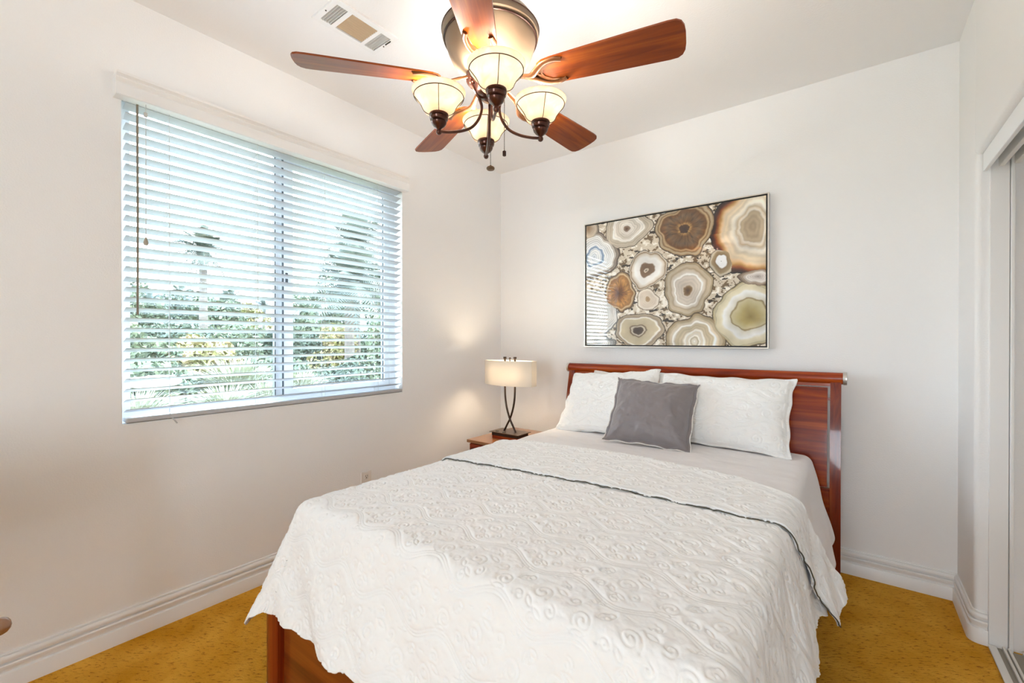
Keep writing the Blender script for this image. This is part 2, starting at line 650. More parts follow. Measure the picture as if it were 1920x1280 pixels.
# ================================================================== WINDOW
win = bmesh.new()
XF0, XF1 = -0.150, -0.085
bx(win, XF0, XF1, WY0, WY0 + 0.045, WZ0 + 0.045, WZ1 - 0.045)
bx(win, XF0, XF1, WY1 - 0.045, WY1, WZ0 + 0.045, WZ1 - 0.045)
bx(win, XF0, XF1, WY0, WY1, WZ0, WZ0 + 0.045)
bx(win, XF0, XF1, WY0, WY1, WZ1 - 0.045, WZ1)
window = struct('window_1', win, M['vinyl'])
window['label'] = 'white vinyl two-pane sliding window behind the blind'
bm = bmesh.new()
ym = -1.845
bx(bm, -0.124, -0.088, WY1 - 0.085, WY1 - 0.046, WZ0 + 0.046, WZ1 - 0.046)
bx(bm, -0.124, -0.088, ym, ym + 0.052, WZ0 + 0.046, WZ1 - 0.046)
bx(bm, -0.124, -0.088, ym + 0.052, WY1 - 0.085, WZ0 + 0.046, WZ0 + 0.085)
bx(bm, -0.124, -0.088, ym + 0.052, WY1 - 0.085, WZ1 - 0.085, WZ1 - 0.046)
obj('window_sash', bm, M['vinyl'], window)
bm = bmesh.new()
bx(bm, -0.149, -0.1245, ym - 0.034, ym + 0.004, WZ0 + 0.045, WZ1 - 0.045, 0.002)
obj('fixed_mullion', bm, M['vinyl'], window)
bm = bmesh.new()
bx(bm, -0.136, -0.112, ym - 0.040, ym - 0.0345, WZ0 + 0.045, WZ1 - 0.045)
bx(bm, -0.100, -0.089, ym - 0.006, ym - 0.0005, WZ0 + 0.045, WZ1 - 0.045)
bx(bm, -0.108, -0.096, WY1 - 0.092, WY1 - 0.0855, WZ0 + 0.085, WZ1 - 0.085)
obj('window_gasket', bm, M['gasket'], window)
bm = bmesh.new()
bx(bm, -0.142, -0.138, WY0 + 0.045, ym, WZ0 + 0.045, WZ1 - 0.045)
obj('window_pane', bm, M['glass'], window)
bm = bmesh.new()
bx(bm, -0.112, -0.108, ym + 0.05, WY1 - 0.085, WZ0 + 0.085, WZ1 - 0.085)
obj('window_pane', bm, M['glass'], window)
bm = bmesh.new()
bx(bm, -0.092, -0.083, ym + 0.008, ym + 0.022, 1.60, 1.66, 0.003)
obj('window_latch', bm, M['gasket'], window)
bm = bmesh.new()
bx(bm, -0.085, 0.0, WY0, WY1, WZ0 - 0.001, WZ0 + 0.006, 0.002)
struct('trim_2', bm, M['white'])

# ------------------------------------------------------------------ blind
BX = -0.022
blind = thing('window_blind', 'white horizontal slat window blind with a moulded valance on the left wall', 'blind', (0, (WY0 + WY1) / 2, WZ0))
byc = (WY0 + WY1) / 2


def bl(bm_, name, m, parent=blind, smooth=False):
    """geometry given in world coordinates, moved into the blind's own space"""
    bmesh.ops.translate(bm_, verts=bm_.verts, vec=(0, -byc, -WZ0))
    return obj(name, bm_, m, parent, smooth)


bm = bmesh.new()
vp = [(0.0, 2.297), (0.052, 2.297), (0.056, 2.300), (0.056, 2.338), (0.052, 2.344), (0.050, 2.350), (0.058, 2.356), (0.062, 2.366),
      (0.060, 2.370), (0.064, 2.374), (0.072, 2.379), (0.074, 2.388), (0.0, 2.388)]
prism(bm, vp, 1, -2.592, -1.066)
bl(bm, 'valance', M['trim'], smooth=True)
bm = bmesh.new()
bx(bm, BX - 0.030, BX + 0.028, WY0 + 0.012, WY1 - 0.012, 2.312, 2.360, 0.002)
bl(bm, 'headrail', M['slat'])
TILT = math.radians(17)
n_slat = 31
sl_me = None
for i in range(n_slat):
    z = 0.973 + i * 0.0438 - WZ0
    if sl_me is None:
        bm = bmesh.new()
        sec = []
        for k in range(9):
            u = -1 + 2 * k / 8
            sec.append((0.0252 * u, 0.0016 * (1 - u * u) + 0.0013))
        for k in range(8, -1, -1):
            u = -1 + 2 * k / 8
            sec.append((0.0252 * u, 0.0016 * (1 - u * u) - 0.0013))
        prism(bm, sec, 1, -(WY1 - WY0) / 2 + 0.014, (WY1 - WY0) / 2 - 0.014)
        o = obj('slat', bm, M['slat'], blind, True)
        sl_me = o.data
    else:
        o = bpy.data.objects.new('slat', sl_me)
        COL.objects.link(o)
        o.parent = blind
    o.location = (BX, 0, z)
    o.rotation_euler = (0.0006 * math.sin(i * 2.1), -TILT + 0.012 * math.sin(i * 1.7), 0)
bm = bmesh.new()
bx(bm, BX - 0.026, BX + 0.030, WY0 + 0.012, WY1 - 0.010, 0.924, 0.944, 0.004, 3)
bl(bm, 'bottom_rail', M['slat'], smooth=True)
for y in (-2.400, -2.024, -1.653, -1.285):
    bm = bmesh.new()
    tube(bm, [(BX + 0.030, y, 2.32), (BX + 0.030, y, 0.94)], 0.0008, 6)
    tube(bm, [(BX - 0.028, y + 0.012, 2.32), (BX - 0.028, y + 0.012, 0.94)], 0.0011, 6)
    for i in range(n_slat):
        z = 0.973 + i * 0.0438
        tube(bm, [(BX + 0.029, y, z - 0.004 + 0.006), (BX - 0.027, y, z - 0.012)], 0.0006, 4)
    bl(bm, 'ladder_cord', M['cord'])
    bm = bmesh.new()
    lathe(bm, [(0.001, 0), (0.006, 0), (0.007, 0.003), (0.004, 0.006)], 14, (BX + 0.004, y, 0.918), True, True)
    bl(bm, 'rail_plug', M['trim'], smooth=True)
bm = bmesh.new()
tube(bm, [(0.034, -2.519, 2.285), (0.036, -2.519, 1.84), (0.034, -2.520, 1.388)], 0.0042, 8)
bl(bm, 'tilt_wand', M['wand'], smooth=True)
cord = None
bm = bmesh.new()
tube(bm, [(0.034, -2.490, 2.30), (0.034, -2.491, 1.72)], 0.0012, 6)
bx(bm, 0.030, 0.040, -2.497, -2.485, 2.243, 2.262, 0.002)
cord = bl(bm, 'lift_cord', M['cord'])
bm = bmesh.new()
lathe(bm, [(0.002, 0), (0.008, 0.002), (0.0095, 0.010), (0.0075, 0.020), (0.004, 0.032), (0.0025, 0.036)], 16, (0.034, -2.491, 1.688), True, True)
o = bl(bm, 'cord_tassel', M['tassel'], cord, smooth=True)
bm = bmesh.new()
tube(bm, smooth_pts([(0.006, -2.39, 0.925), (0.016, -2.385, 0.915), (0.012, -2.375, 0.900)]), 0.003, 6)
bl(bm, 'cord_stub', M['slat'])

# ================================================================== OUTLET
out = thing('wall_outlet', 'white duplex outlet plate low on the left wall, half behind the bed', 'outlet', (0.0, -1.374, 0.383))
obj('face_plate', box(0, 0.006, -0.037, 0.037, -0.058, 0.058, 0.003), M['outlet'], out)
for z in (0.026, -0.026):
    rc = obj('receptacle', box(0.006, 0.0085, -0.016, 0.016, z - 0.015, z + 0.015, 0.004, 3), M['outlet'], out)
    bm = bmesh.new()
    bx(bm, 0.0085, 0.0090, -0.0085, -0.0060, z, z + 0.009)
    bx(bm, 0.0085, 0.0090, 0.0055, 0.0080, z, z + 0.008)
    lathe(bm, [(0.0028, -0.0028), (0.0028, 0.0028)], 10, (0.0088, 0.0, z - 0.007), True, True)
    obj('slots', bm, M['slot'], rc)

# ================================================================== CEILING VENT
vent = thing('ceiling_vent', 'white rectangular three-section air vent on the ceiling', 'vent', (0.62, -1.845, H))
bm = bmesh.new()
vx0, vx1, vy0, vy1 = -0.095, 0.100, -0.165, 0.165
zz0, zz1 = -0.009, 0.0
secs = [(-0.140, -0.088), (-0.067, 0.068), (0.086, 0.143)]
bx(bm, vx0, -0.068, vy0, vy1, zz0, zz1)
bx(bm, 0.070, vx1, vy0, vy1, zz0, zz1)
ys = [vy0, secs[0][0], secs[0][1], secs[1][0], secs[1][1], secs[2][0], secs[2][1], vy1]
for a, b in ((0, 1), (2, 3), (4, 5), (6, 7)):
    bx(bm, -0.068, 0.070, ys[a], ys[b], zz0, zz1)
obj('vent_frame', bm, M['ventwhite'], vent)
obj('duct_backing', box(-0.068, 0.070, -0.145, 0.145, -0.0012, -0.0002), M['ventdark'], vent)
for k, (a, b) in enumerate(secs):
    if k == 1:
        for i in range(9):
            x = -0.050 + i * 0.0145
            bm = bmesh.new()
            prism(bm, [(x, -0.0015), (x + 0.002, -0.0015), (x - 0.0055, -0.0085), (x - 0.0075, -0.0085)], 1, a, b)
            obj('fin', bm, M['venttan'], vent)
    else:
        for i in range(4):
            y = a + 0.003 + i * (b - a - 0.004) / 4
            bm = bmesh.new()
            s = 1 if k == 0 else -1
            p = [(y, -0.0015), (y + 0.002, -0.0015), (y + 0.0085, -0.0085), (y + 0.0065, -0.0085)]
            prism(bm, p, 0, -0.068, 0.070)
            obj('fin', bm, M['ventgrey'], vent)
for y in (-0.152, 0.152):
    bm = bmesh.new()
    lathe(bm, [(0.0035, -0.011), (0.0035, -0.008)], 10, (0.0, y, 0), True, True)
    obj('screw', bm, M['slot'], vent)
bm = bmesh.new()
bx(bm, 0.020, 0.060, 0.146, 0.149, -0.014, -0.009)
obj('damper_lever', bm, M['slot'], vent)

# ================================================================== CEILING FAN
FC = (1.42, -1.822)
fan = thing('ceiling_fan', 'bronze five-blade ceiling fan with four lit glass shades', 'ceiling fan', (FC[0], FC[1], H))


def fz(z):
    return z - H


bm = bmesh.new()
lathe(bm, [(0.015, fz(2.650)), (0.030, fz(2.655)), (0.060, fz(2.690)), (0.072, fz(2.72)), (0.074, fz(2.74))], 36, cap0=True, cap1=True)
obj('canopy', bm, M['bronze'], fan, True)
bm = bmesh.new()
lathe(bm, [(0.013, fz(2.48)), (0.013, fz(2.66))], 20, cap0=True, cap1=True)
obj('downrod', bm, M['bronze'], fan, True)
bm = bmesh.new()
lathe(bm, [(0.080, fz(2.232)), (0.098, fz(2.240)), (0.120, fz(2.262)), (0.138, fz(2.288)), (0.152, fz(2.318)), (0.161, fz(2.345)), (0.164, fz(2.358)),
           (0.164, fz(2.362)), (0.1735, fz(2.372)), (0.175, fz(2.392)), (0.170, fz(2.402)), (0.150, fz(2.43)), (0.10, fz(2.465)), (0.04, fz(2.49)), (0.013, fz(2.50))], 64, cap0=True)
mh = obj('motor_housing', bm, M['cream'], fan, True)
bm = bmesh.new()
for r_, z_, t_ in ((0.166, 2.361, 0.0040), (0.1755, 2.392, 0.0018)):
    pts = [(r_ * math.cos(a), r_ * math.sin(a), fz(z_)) for a in [2 * PI * i / 64 for i in range(64)]]
    tube(bm, pts, t_, 8, closed=True)
obj('trim_ring', bm, M['darkring'], mh, True)
bm = bmesh.new()
lathe(bm, [(0.012, fz(2.145)), (0.030, fz(2.150)), (0.048, fz(2.165)), (0.056, fz(2.185)), (0.058, fz(2.205)), (0.066, fz(2.214)), (0.088, fz(2.218)), (0.090, fz(2.232)), (0.070, fz(2.236))], 40, cap0=True, cap1=True)
obj('switch_housing', bm, M['bronze'], fan, True)

# one blade, along +X
bang = [230.4, 302.4, 14.4, 86.4, 158.4]


def blade_outline():
    pts = [(0.178, 0.0), (0.180, -0.022), (0.190, -0.040), (0.208, -0.050), (0.24, -0.0545), (0.36, -0.0605), (0.50, -0.0665), (0.612, -0.0705),
           (0.636, -0.0690), (0.650, -0.060), (0.658, -0.044), (0.661, -0.020), (0.661, 0.0)]
    return pts + [(x, -y) for x, y in pts[-2:0:-1]]


PITCH = math.radians(-13.4)
bl_src = ir_src = None
for ai in bang:
    if bl_src is None:
        bm = bmesh.new()
        prism(bm, blade_outline(), 2, -0.003, 0.003)
        blade = obj('blade', bm, M['blade'], fan)
        bl_src = blade
        bm = bmesh.new()
        for s in (1, -1):
            pts = smooth_pts([(0.085, 0.0, 0.018), (0.125, 0.0, 0.004), (0.160, s * 0.006, -0.009), (0.186, s * 0.026, -0.0095), (0.212, s * 0.043, -0.0075),
                              (0.248, s * 0.048, -0.0065), (0.276, s * 0.040, -0.006)], 6)
            n_ = len(pts)
            rad = [0.0085 + 0.0025 * math.sin(PI * min(1, i / n_ * 1.4)) for i in range(n_)]
            tube(bm, pts, rad, 10, flat=0.55)
        # web between the arms
        web = [(0.13, 0.0), (0.165, -0.016), (0.196, -0.040), (0.222, -0.050), (0.255, -0.053), (0.280, -0.046), (0.262, -0.036), (0.228, -0.030), (0.205, -0.012), (0.200, 0.0)]
        web = web + [(x, -y) for x, y in web[-2:0:-1]]
        prism(bm, web, 2, -0.0062, -0.0032)
        for px, py in ((0.222, 0.044), (0.222, -0.044), (0.190, 0.0)):
            lathe(bm, [(0.004, -0.009), (0.005, -0.006)], 10, (px, py, 0), True, True)
        iron = obj('blade_iron', bm, M['iron'], blade, True, 50)
        ir_src = iron
    else:
        blade = bl_src.copy()
        COL.objects.link(blade)
        blade.parent = fan
        iron = ir_src.copy()
        COL.objects.link(iron)
        iron.parent = blade
    a = math.radians(ai)
    blade.location = (0, 0, fz(2.204))
    blade.rotation_mode = 'XYZ'
    blade.rotation_euler = (Matrix.Rotation(a, 3, 'Z') @ Matrix.Rotation(PITCH, 3, 'X')).to_euler()

# light arms: built along +X, four of them
aang = [315.8, 225.8, 135.8, 45.8]
armp = [(0.050, 2.212), (0.066, 2.206), (0.058, 2.182), (0.041, 2.152), (0.032, 2.120), (0.042, 2.080), (0.068, 2.047), (0.108, 2.030), (0.150, 2.024), (0.178, 2.024)]
RS = 0.185
arm_src = None
for ai in aang:
    if arm_src is None:
        bm = bmesh.new()
        tube(bm, smooth_pts([(r, 0, fz(z)) for r, z in armp], 6), 0.0052, 10)
        ball(bm, (0.068, 0, fz(2.210)), 0.0105)
        ball(bm, (RS, 0, fz(2.022)), 0.0105)
        arm = obj('light_arm', bm, M['bronze'], fan, True)
        bm = bmesh.new()
        lathe(bm, [(0.006, 2.028), (0.010, 2.034), (0.018, 2.040), (0.025, 2.048), (0.0275, 2.055), (0.0225, 2.059), (0.031, 2.064), (0.0335, 2.071),
                   (0.0295, 2.075), (0.0345, 2.079), (0.0345, 2.084), (0.030, 2.085)], 28, (RS, 0, -H), True, True)
        cup = obj('socket_cup', bm, M['bronze'], arm, True)
        prof = [(0.0325, 2.083), (0.0430, 2.0865), (0.0500, 2.092), (0.0545, 2.099), (0.0580, 2.108), (0.0635, 2.117), (0.0715, 2.127), (0.0800, 2.137), (0.0865, 2.146), (0.0920, 2.155), (0.0945, 2.162), (0.0950, 2.1645)]
        bm = bmesh.new()
        lathe(bm, prof, 40, (RS, 0, -H))
        inner = [(r - 0.003, z + 0.0005) for r, z in prof]
        lathe(bm, inner, 40, (RS, 0, -H))
        lathe(bm, [prof[-1], inner[-1]], 40, (RS, 0, -H))
        shade = obj('glass_shade', bm, M['fanglass'], arm, True)
        bm = bmesh.new()
        rr_, zr_ = 0.0880, 2.146
        tube(bm, [(RS + rr_ * math.cos(a), rr_ * math.sin(a), fz(zr_)) for a in [2 * PI * i / 48 for i in range(48)]], 0.0016, 6, closed=True)
        for q in range(4):
            cq, sq = math.cos(q * PI / 2), math.sin(q * PI / 2)
            tube(bm, [(RS + (r + 0.0018) * cq, (r + 0.0018) * sq, fz(z)) for r, z in prof[:9]], 0.0013, 6)
        wire = obj('shade_wire', bm, M['slot'], arm, True)
        bm = bmesh.new()
        lathe(bm, [(0.007, 2.085), (0.009, 2.095), (0.013, 2.108), (0.0155, 2.120), (0.014, 2.131), (0.008, 2.139), (0.002, 2.141)], 20, (RS, 0, -H), True, True)
        bulb = obj('bulb', bm, M['bulb'], arm, True)
        arm_src = arm
        subs = [cup, shade, wire, bulb]
    else:
        arm = arm_src.copy()
        COL.objects.link(arm)
        arm.parent = fan
        for s_ in subs:
            c_ = s_.copy()
            COL.objects.link(c_)
            c_.parent = arm
    arm.rotation_euler = (0, 0, math.radians(ai))
    a = math.radians(ai)
    ld = bpy.data.lights.new('fan_bulb_light', 'POINT')
    ld.energy = FAN_W
    ld.color = (1.0, 0.93, 0.84)
    ld.shadow_soft_size = 0.018
    lo = bpy.data.objects.new('fan_bulb_light', ld)
    COL.objects.link(lo)
    lo.location = (FC[0] + RS * math.cos(a), FC[1] + RS * math.sin(a), 2.150)

# pull chains
cr_ = (math.cos(0.6523), math.sin(0.6523))
for (dx, z0, z1, kind) in ((0.0, 2.145, 1.915, 0), (0.050, 2.19, 1.968, 1)):
    bm = bmesh.new()
    px, py = dx * cr_[0], dx * cr_[1]
    z = z0
    while z > z1:
        ball(bm, (px, py, fz(z)), 0.0017, 6)
        z -= 0.0048
    tube(bm, [(px, py, fz(z0)), (px, py, fz(z1))], 0.0005, 4)
    ch = obj('pull_chain', bm, M['lampmetal'], fan, True)
    bm = bmesh.new()
    if kind == 0:
        lathe(bm, [(0.003, 1.896), (0.012, 1.897), (0.0150, 1.9005), (0.0150, 1.9045), (0.012, 1.908), (0.004, 1.909), (0.003, 1.914)], 24, (px, py, -H), True, True)
        obj('medallion', bm, M['lamptop'], ch, True)
    else:
        bx(bm, px - 0.005, px + 0.005, py - 0.005, py + 0.005, fz(1.947), fz(1.966), 0.0015)
        obj('chain_fob', bm, M['darkring'], ch)

# ================================================================== PICTURE
PX0, PX1, PZ0, PZ1 = 0.847, 2.073, 1.227, 2.157


def agate_colors(u, v):
    """u right, v down, both 0..1 over the print; returns linear rgb"""
    asp = 1.226 / 0.93
    U, V = u * asp, v
    wx = 0.05 * (fbm(U * 5, V * 5, 3) - .5) + 0.02 * (fbm(U * 16, V * 16, 9) - .5)
    wy = 0.05 * (fbm(U * 5 + 40, V * 5, 5) - .5) + 0.02 * (fbm(U * 16, V * 16 + 30, 12) - .5)
    c = lambda *s: np.array([(q / 255.0) ** 2.2 for q in s])
    # stone matrix
    n1 = fbm(U * 40, V * 40, 21)
    n2 = fbm(U * 14, V * 14, 33)
    col = c(196, 182, 160) * (1 - n2[..., None]) + c(226, 216, 200) * n2[..., None]
    col = np.where((n1 > 0.60)[..., None], c(238, 232, 222), col)
    n3 = fbm(U * 26 + 1.5 * n2, V * 60, 77)
    col = np.where((n1 < 0.35)[..., None], c(128, 106, 78), col)
    col = np.where(((n3 < 0.33) & (n2 < .55))[..., None], c(60, 46, 32), col)
    # (centre u, v, half u, half v, ramp of rho -> colour, band freq, band strength, crystal)
    br, dbr = c(120, 78, 36), c(66, 40, 18)
    A = [
        (0.022, 0.03, 0.060, 0.10, [(0, c(150, 120, 85)), (.7, c(214, 200, 180)), (1, c(90, 70, 50))], 9, .10, 0),
        (0.272, 0.075, 0.150, 0.155, [(0, c(110, 78, 58)), (.12, c(150, 125, 105)), (.2, c(232, 226, 218)), (.45, c(205, 196, 184)), (.62, c(240, 236, 230)), (.72, c(190, 178, 160)), (.93, c(206, 194, 176)), (1, c(105, 85, 62))], 11, .07, 0),
        (0.607, 0.150, 0.160, 0.208, [(0, c(72, 46, 18)), (.17, c(92, 60, 26)), (.2, c(176, 138, 84)), (.3, c(120, 86, 44)), (.55, c(122, 98, 72)), (.74, c(128, 88, 40)), (.8, c(206, 180, 140)), (.85, c(140, 108, 70)), (.9, c(216, 198, 166)), (.96, c(160, 132, 96)), (1, c(60, 44, 30))], 0, 0, 1),
        (0.935, 0.20, 0.175, 0.36, [(0, c(186, 166, 138)), (.3, c(196, 178, 150)), (.34, c(238, 230, 216)), (.40, c(200, 182, 154)), (.46, c(240, 234, 222)), (.6, c(222, 206, 180)), (.7, c(232, 214, 186)), (.80, c(206, 160, 98)), (.86, c(150, 84, 26)), (.93, c(84, 40, 12)), (1, c(44, 24, 12))], 8, .05, 0),
        (0.060, 0.265, 0.165, 0.190, [(0, c(200, 206, 214)), (.25, c(236, 238, 240)), (.38, c(110, 136, 168)), (.42, c(232, 234, 238)), (.62, c(214, 214, 214)), (.78, c(238, 236, 232)), (.86, c(176, 164, 152)), (1, c(120, 98, 80))], 13, .12, 0),
        (0.387, 0.416, 0.113, 0.148, [(0, c(70, 48, 32)), (.08, c(214, 200, 180)), (.13, c(120, 92, 66)), (.36, c(134, 106, 80)), (.42, c(228, 224, 220)), (.66, c(236, 234, 230)), (.82, c(214, 202, 186)), (.9, c(160, 134, 104)), (.95, c(222, 212, 196)), (1, c(80, 62, 44))], 0, 0, 0),
        (0.801, 0.414, 0.064, 0.100, [(0, c(150, 150, 156)), (.06, c(246, 246, 248)), (.42, c(240, 240, 242)), (.5, c(150, 128, 98)), (.75, c(172, 152, 120)), (.9, c(222, 212, 192)), (1, c(96, 78, 56))], 12, .05, 0),
        (0.225, 0.583, 0.105, 0.150, [(0, c(96, 62, 22)), (.3, c(142, 98, 44)), (.6, c(178, 134, 74)), (.8, c(160, 116, 62)), (.86, c(214, 190, 150)), (.93, c(150, 120, 82)), (1, c(74, 56, 38))], 0, 0, 1),
        (0.404, 0.646, 0.068, 0.082, [(0, c(170, 140, 104)), (.2, c(186, 160, 128)), (.26, c(222, 208, 190)), (.7, c(216, 202, 186)), (.85, c(234, 226, 214)), (.95, c(190, 172, 150)), (1, c(110, 90, 66))], 7, .04, 0),
        (0.623, 0.590, 0.133, 0.200, [(0, c(92, 66, 38)), (.12, c(128, 98, 62)), (.17, c(160, 134, 100)), (.2, c(206, 194, 180)), (.52, c(214, 204, 192)), (.55, c(244, 242, 238)), (.62, c(222, 214, 202)), (.74, c(186, 168, 142)), (.85, c(206, 192, 168)), (.94, c(178, 160, 130)), (1, c(120, 100, 70))], 9, .04, 0),
        (0.960, 0.539, 0.090, 0.062, [(0, c(170, 158, 150)), (.3, c(214, 204, 198)), (.55, c(232, 226, 220)), (.7, c(186, 168, 150)), (1, c(120, 96, 76))], 9, .08, 0),
        (0.925, 0.790, 0.170, 0.220, [(0, c(150, 134, 78)), (.2, c(176, 160, 104)), (.42, c(196, 186, 150)), (.46, c(150, 132, 92)), (.49, c(210, 206, 192)), (.68, c(232, 232, 230)), (.74, c(224, 216, 192)), (.9, c(212, 202, 172)), (.96, c(186, 170, 134)), (1, c(110, 92, 58))], 0, 0, 0),
        (0.044, 0.740, 0.155, 0.205, [(0, c(190, 188, 184)), (.3, c(216, 214, 210)), (.8, c(206, 202, 196)), (.93, c(226, 222, 216)), (1, c(130, 118, 104))], 13, .10, 0),  # grey bands paint a reflection into the print
        (0.340, 0.875, 0.150, 0.135, [(0, c(70, 52, 42)), (.2, c(96, 74, 58)), (.26, c(224, 214, 196)), (.32, c(120, 98, 76)), (.38, c(198, 184, 156)), (.7, c(206, 194, 166)), (.76, c(238, 234, 226)), (.83, c(160, 142, 122)), (.92, c(196, 180, 156)), (1, c(92, 74, 54))], 0, 0, 0),
        (0.655, 0.970, 0.165, 0.185, [(0, c(240, 236, 228)), (.15, c(196, 184, 160)), (.2, c(238, 234, 226)), (.3, c(212, 202, 182)), (.36, c(244, 242, 236)), (.45, c(206, 192, 166)), (.62, c(200, 186, 158)), (.7, c(246, 244, 240)), (.78, c(214, 200, 176)), (.94, c(178, 158, 124)), (1, c(116, 96, 66))], 10, .05, 0),
        (0.070, 0.975, 0.13, 0.07, [(0, c(150, 150, 146)), (.5, c(214, 212, 206)), (1, c(120, 110, 98))], 9, .12, 0),
    ]
    best = np.full(u.shape, 9.0)
    for k, (cu, cv, ru, rv, ramp, bf, bs, cry) in enumerate(A):
        du = (U + wx - cu * asp) / (ru * asp)
        dv = (V + wy - cv) / rv
        th = np.arctan2(dv, du)
        # faceted, uneven outline
        wob = 1 + 0.055 * np.sin(3 * th + k * 1.7) + 0.04 * np.sin(5 * th + k) + 0.02 * np.sin(9 * th + 2 * k) + 0.05 * (vnoise(th * 4 + 9, th * 0 + k, 44) - .5)
        rho = np.hypot(du, dv) / wob
        m = (rho < 1.0) & (rho < best)
        if not m.any():
            continue
        rr = rho + 0.02 * (fbm(U * 30, V * 30, 50 + k) - .5)
        rc = np.stack([np.interp(rr, [p for p, _ in ramp], [q[i] for _, q in ramp]) for i in range(3)], -1)
        if bf:
            rc = rc * (1 + 1.5 * bs * np.sin(rr * bf * 2 * PI + 3 * fbm(U * 6, V * 6, 70 + k)))[..., None]
        rc = rc * (0.80 + 0.36 * fbm(U * 9 + k, V * 9, 120 + k))[..., None] ** 1.25
        if cry:
            ray_ = vnoise(th * 7, rr * 5, 90 + k) * 0.6 + vnoise(th * 19, rr * 9, 95 + k) * 0.4
            inner_ = np.clip((0.78 - rr) / 0.1, 0, 1)
            f = 1 + inner_ * (ray_ - 0.45) * 1.3
            rc = rc * f[..., None]
        rc = rc * (1 - 0.55 * np.exp(-((rho - 0.985) / 0.018) ** 2) - 0.25 * np.exp(-((rho - 0.90) / 0.012) ** 2))[..., None]
        col[m] = rc[m]
        best[m] = rho[m]
    lum = col.mean(-1, keepdims=True)
    col = lum + (col - lum) * 0.92
    col = 0.66 * (np.clip(col, 0.001, 1) / 0.66) ** 1.28
    return np.clip(col, 0.004, 0.95)


pic = thing('framed_picture', 'framed glossy agate slice print in cream and brown above the bed', 'picture', ((PX0 + PX1) / 2, 0.0, PZ0))
pw, ph = (PX1 - PX0) / 2, PZ1 - PZ0
bm = bmesh.new()
for a in ((-pw, -pw + 0.007, 0, ph), (pw - 0.007, pw, 0, ph), (-pw + 0.007, pw - 0.007, 0, 0.007), (-pw + 0.007, pw - 0.007, ph - 0.007, ph)):
    bx(bm, a[0], a[1], -0.040, -0.002, a[2], a[3])
obj('frame', bm, mat('pewter_frame', (0.66, 0.62, 0.56), 0.35, 0.5), pic)
bm = bmesh.new()
bx(bm, -pw + 0.007, pw - 0.007, -0.026, -0.004, 0.007, ph - 0.007)
obj('shadow_gap', bm, mat('black_liner', (0.012, 0.010, 0.010), 0.6), pic)
bm = bmesh.new()
ix, iz0, iz1 = pw - 0.016, 0.016, ph - 0.016
nu, nv = 560, 420
u_, v_ = np.meshgrid(np.linspace(0, 1, nu), np.linspace(0, 1, nv))
art = grid_mesh('print', -ix + 2 * ix * u_, np.full_like(u_, -0.0335), iz1 + (iz0 - iz1) * v_, None, pic)
cl = art.data.color_attributes.new('stone', 'FLOAT_COLOR', 'POINT')
rgb = agate_colors(u_, v_)
rgba = np.concatenate([rgb, np.ones(rgb.shape[:2] + (1,))], -1).astype(np.float32)
cl.data.foreach_set('color', rgba.ravel())
pm = bpy.data.materials.new('agate_print')
nt, b = nodes_of(pm)
at = nt.nodes.new('ShaderNodeAttribute')
at.attribute_name = 'stone'
nt.links.new(at.outputs['Color'], b.inputs['Base Color'])
b.inputs['Roughness'].default_value = 0.5
b.inputs['Coat Weight'].default_value = 1.0
b.inputs['Coat Roughness'].default_value = 0.015
b.inputs['Coat IOR'].default_value = 1.6
art.data.materials.clear()
art.data.materials.append(pm)
obj('print_backing', box(-ix, ix, -0.0325, -0.005, iz0, iz1), mat('backing_board', (0.2, 0.18, 0.16), 0.8), pic)

# ================================================================== BED
bed = thing('bed', 'cherry wood sleigh style bed frame with a tall headboard', 'bed', (1.59, -1.2, 0))


def bd(bm_, name, m, parent=bed, smooth=False, angle=35):
    bmesh.ops.translate(bm_, verts=bm_.verts, vec=(-1.59, 1.2, 0))
    return obj(name, bm_, m, parent, smooth, angle)


bm = bmesh.new()
n = 32
prof = [(0.0, 0.0), (0.0312, 0.0)]
lathe(bm, [(0.0312, 0.762), (0.0312, 2.428)], n, cap0=True, cap1=True)
bmesh.ops.rotate(bm, verts=bm.verts, cent=(0, 0, 0), matrix=Matrix.Rotation(PI / 2, 3, 'Y'))
bmesh.ops.translate(bm, verts=bm.verts, vec=(0, -0.105, 1.073))
bx(bm, 0.80, 2.39, -0.120, -0.092, 1.030, 1.052)
rail = bd(bm, 'headboard_rail', M['cherry'], smooth=True)
for x0, x1 in ((0.744, 0.763), (2.427, 2.446)):
    bm = bmesh.new()
    lathe(bm, [(0.0335, x0 + 0.002), (0.0345, x0 + 0.004), (0.0345, x1 - 0.001), (0.033, x1)], n, cap0=True, cap1=True)
    bmesh.ops.rotate(bm, verts=bm.verts, cent=(0, 0, 0), matrix=Matrix.Rotation(PI / 2, 3, 'Y'))
    bmesh.ops.translate(bm, verts=bm.verts, vec=(0, -0.105, 1.073))
    bd(bm, 'end_cap', M['silver'], rail, True)


def hb_y(z):
    """front face of the curved headboard"""
    return -0.128 - 0.085 * math.sin(min(1, max(0, (1.05 - z) / 0.55)) * PI / 2)


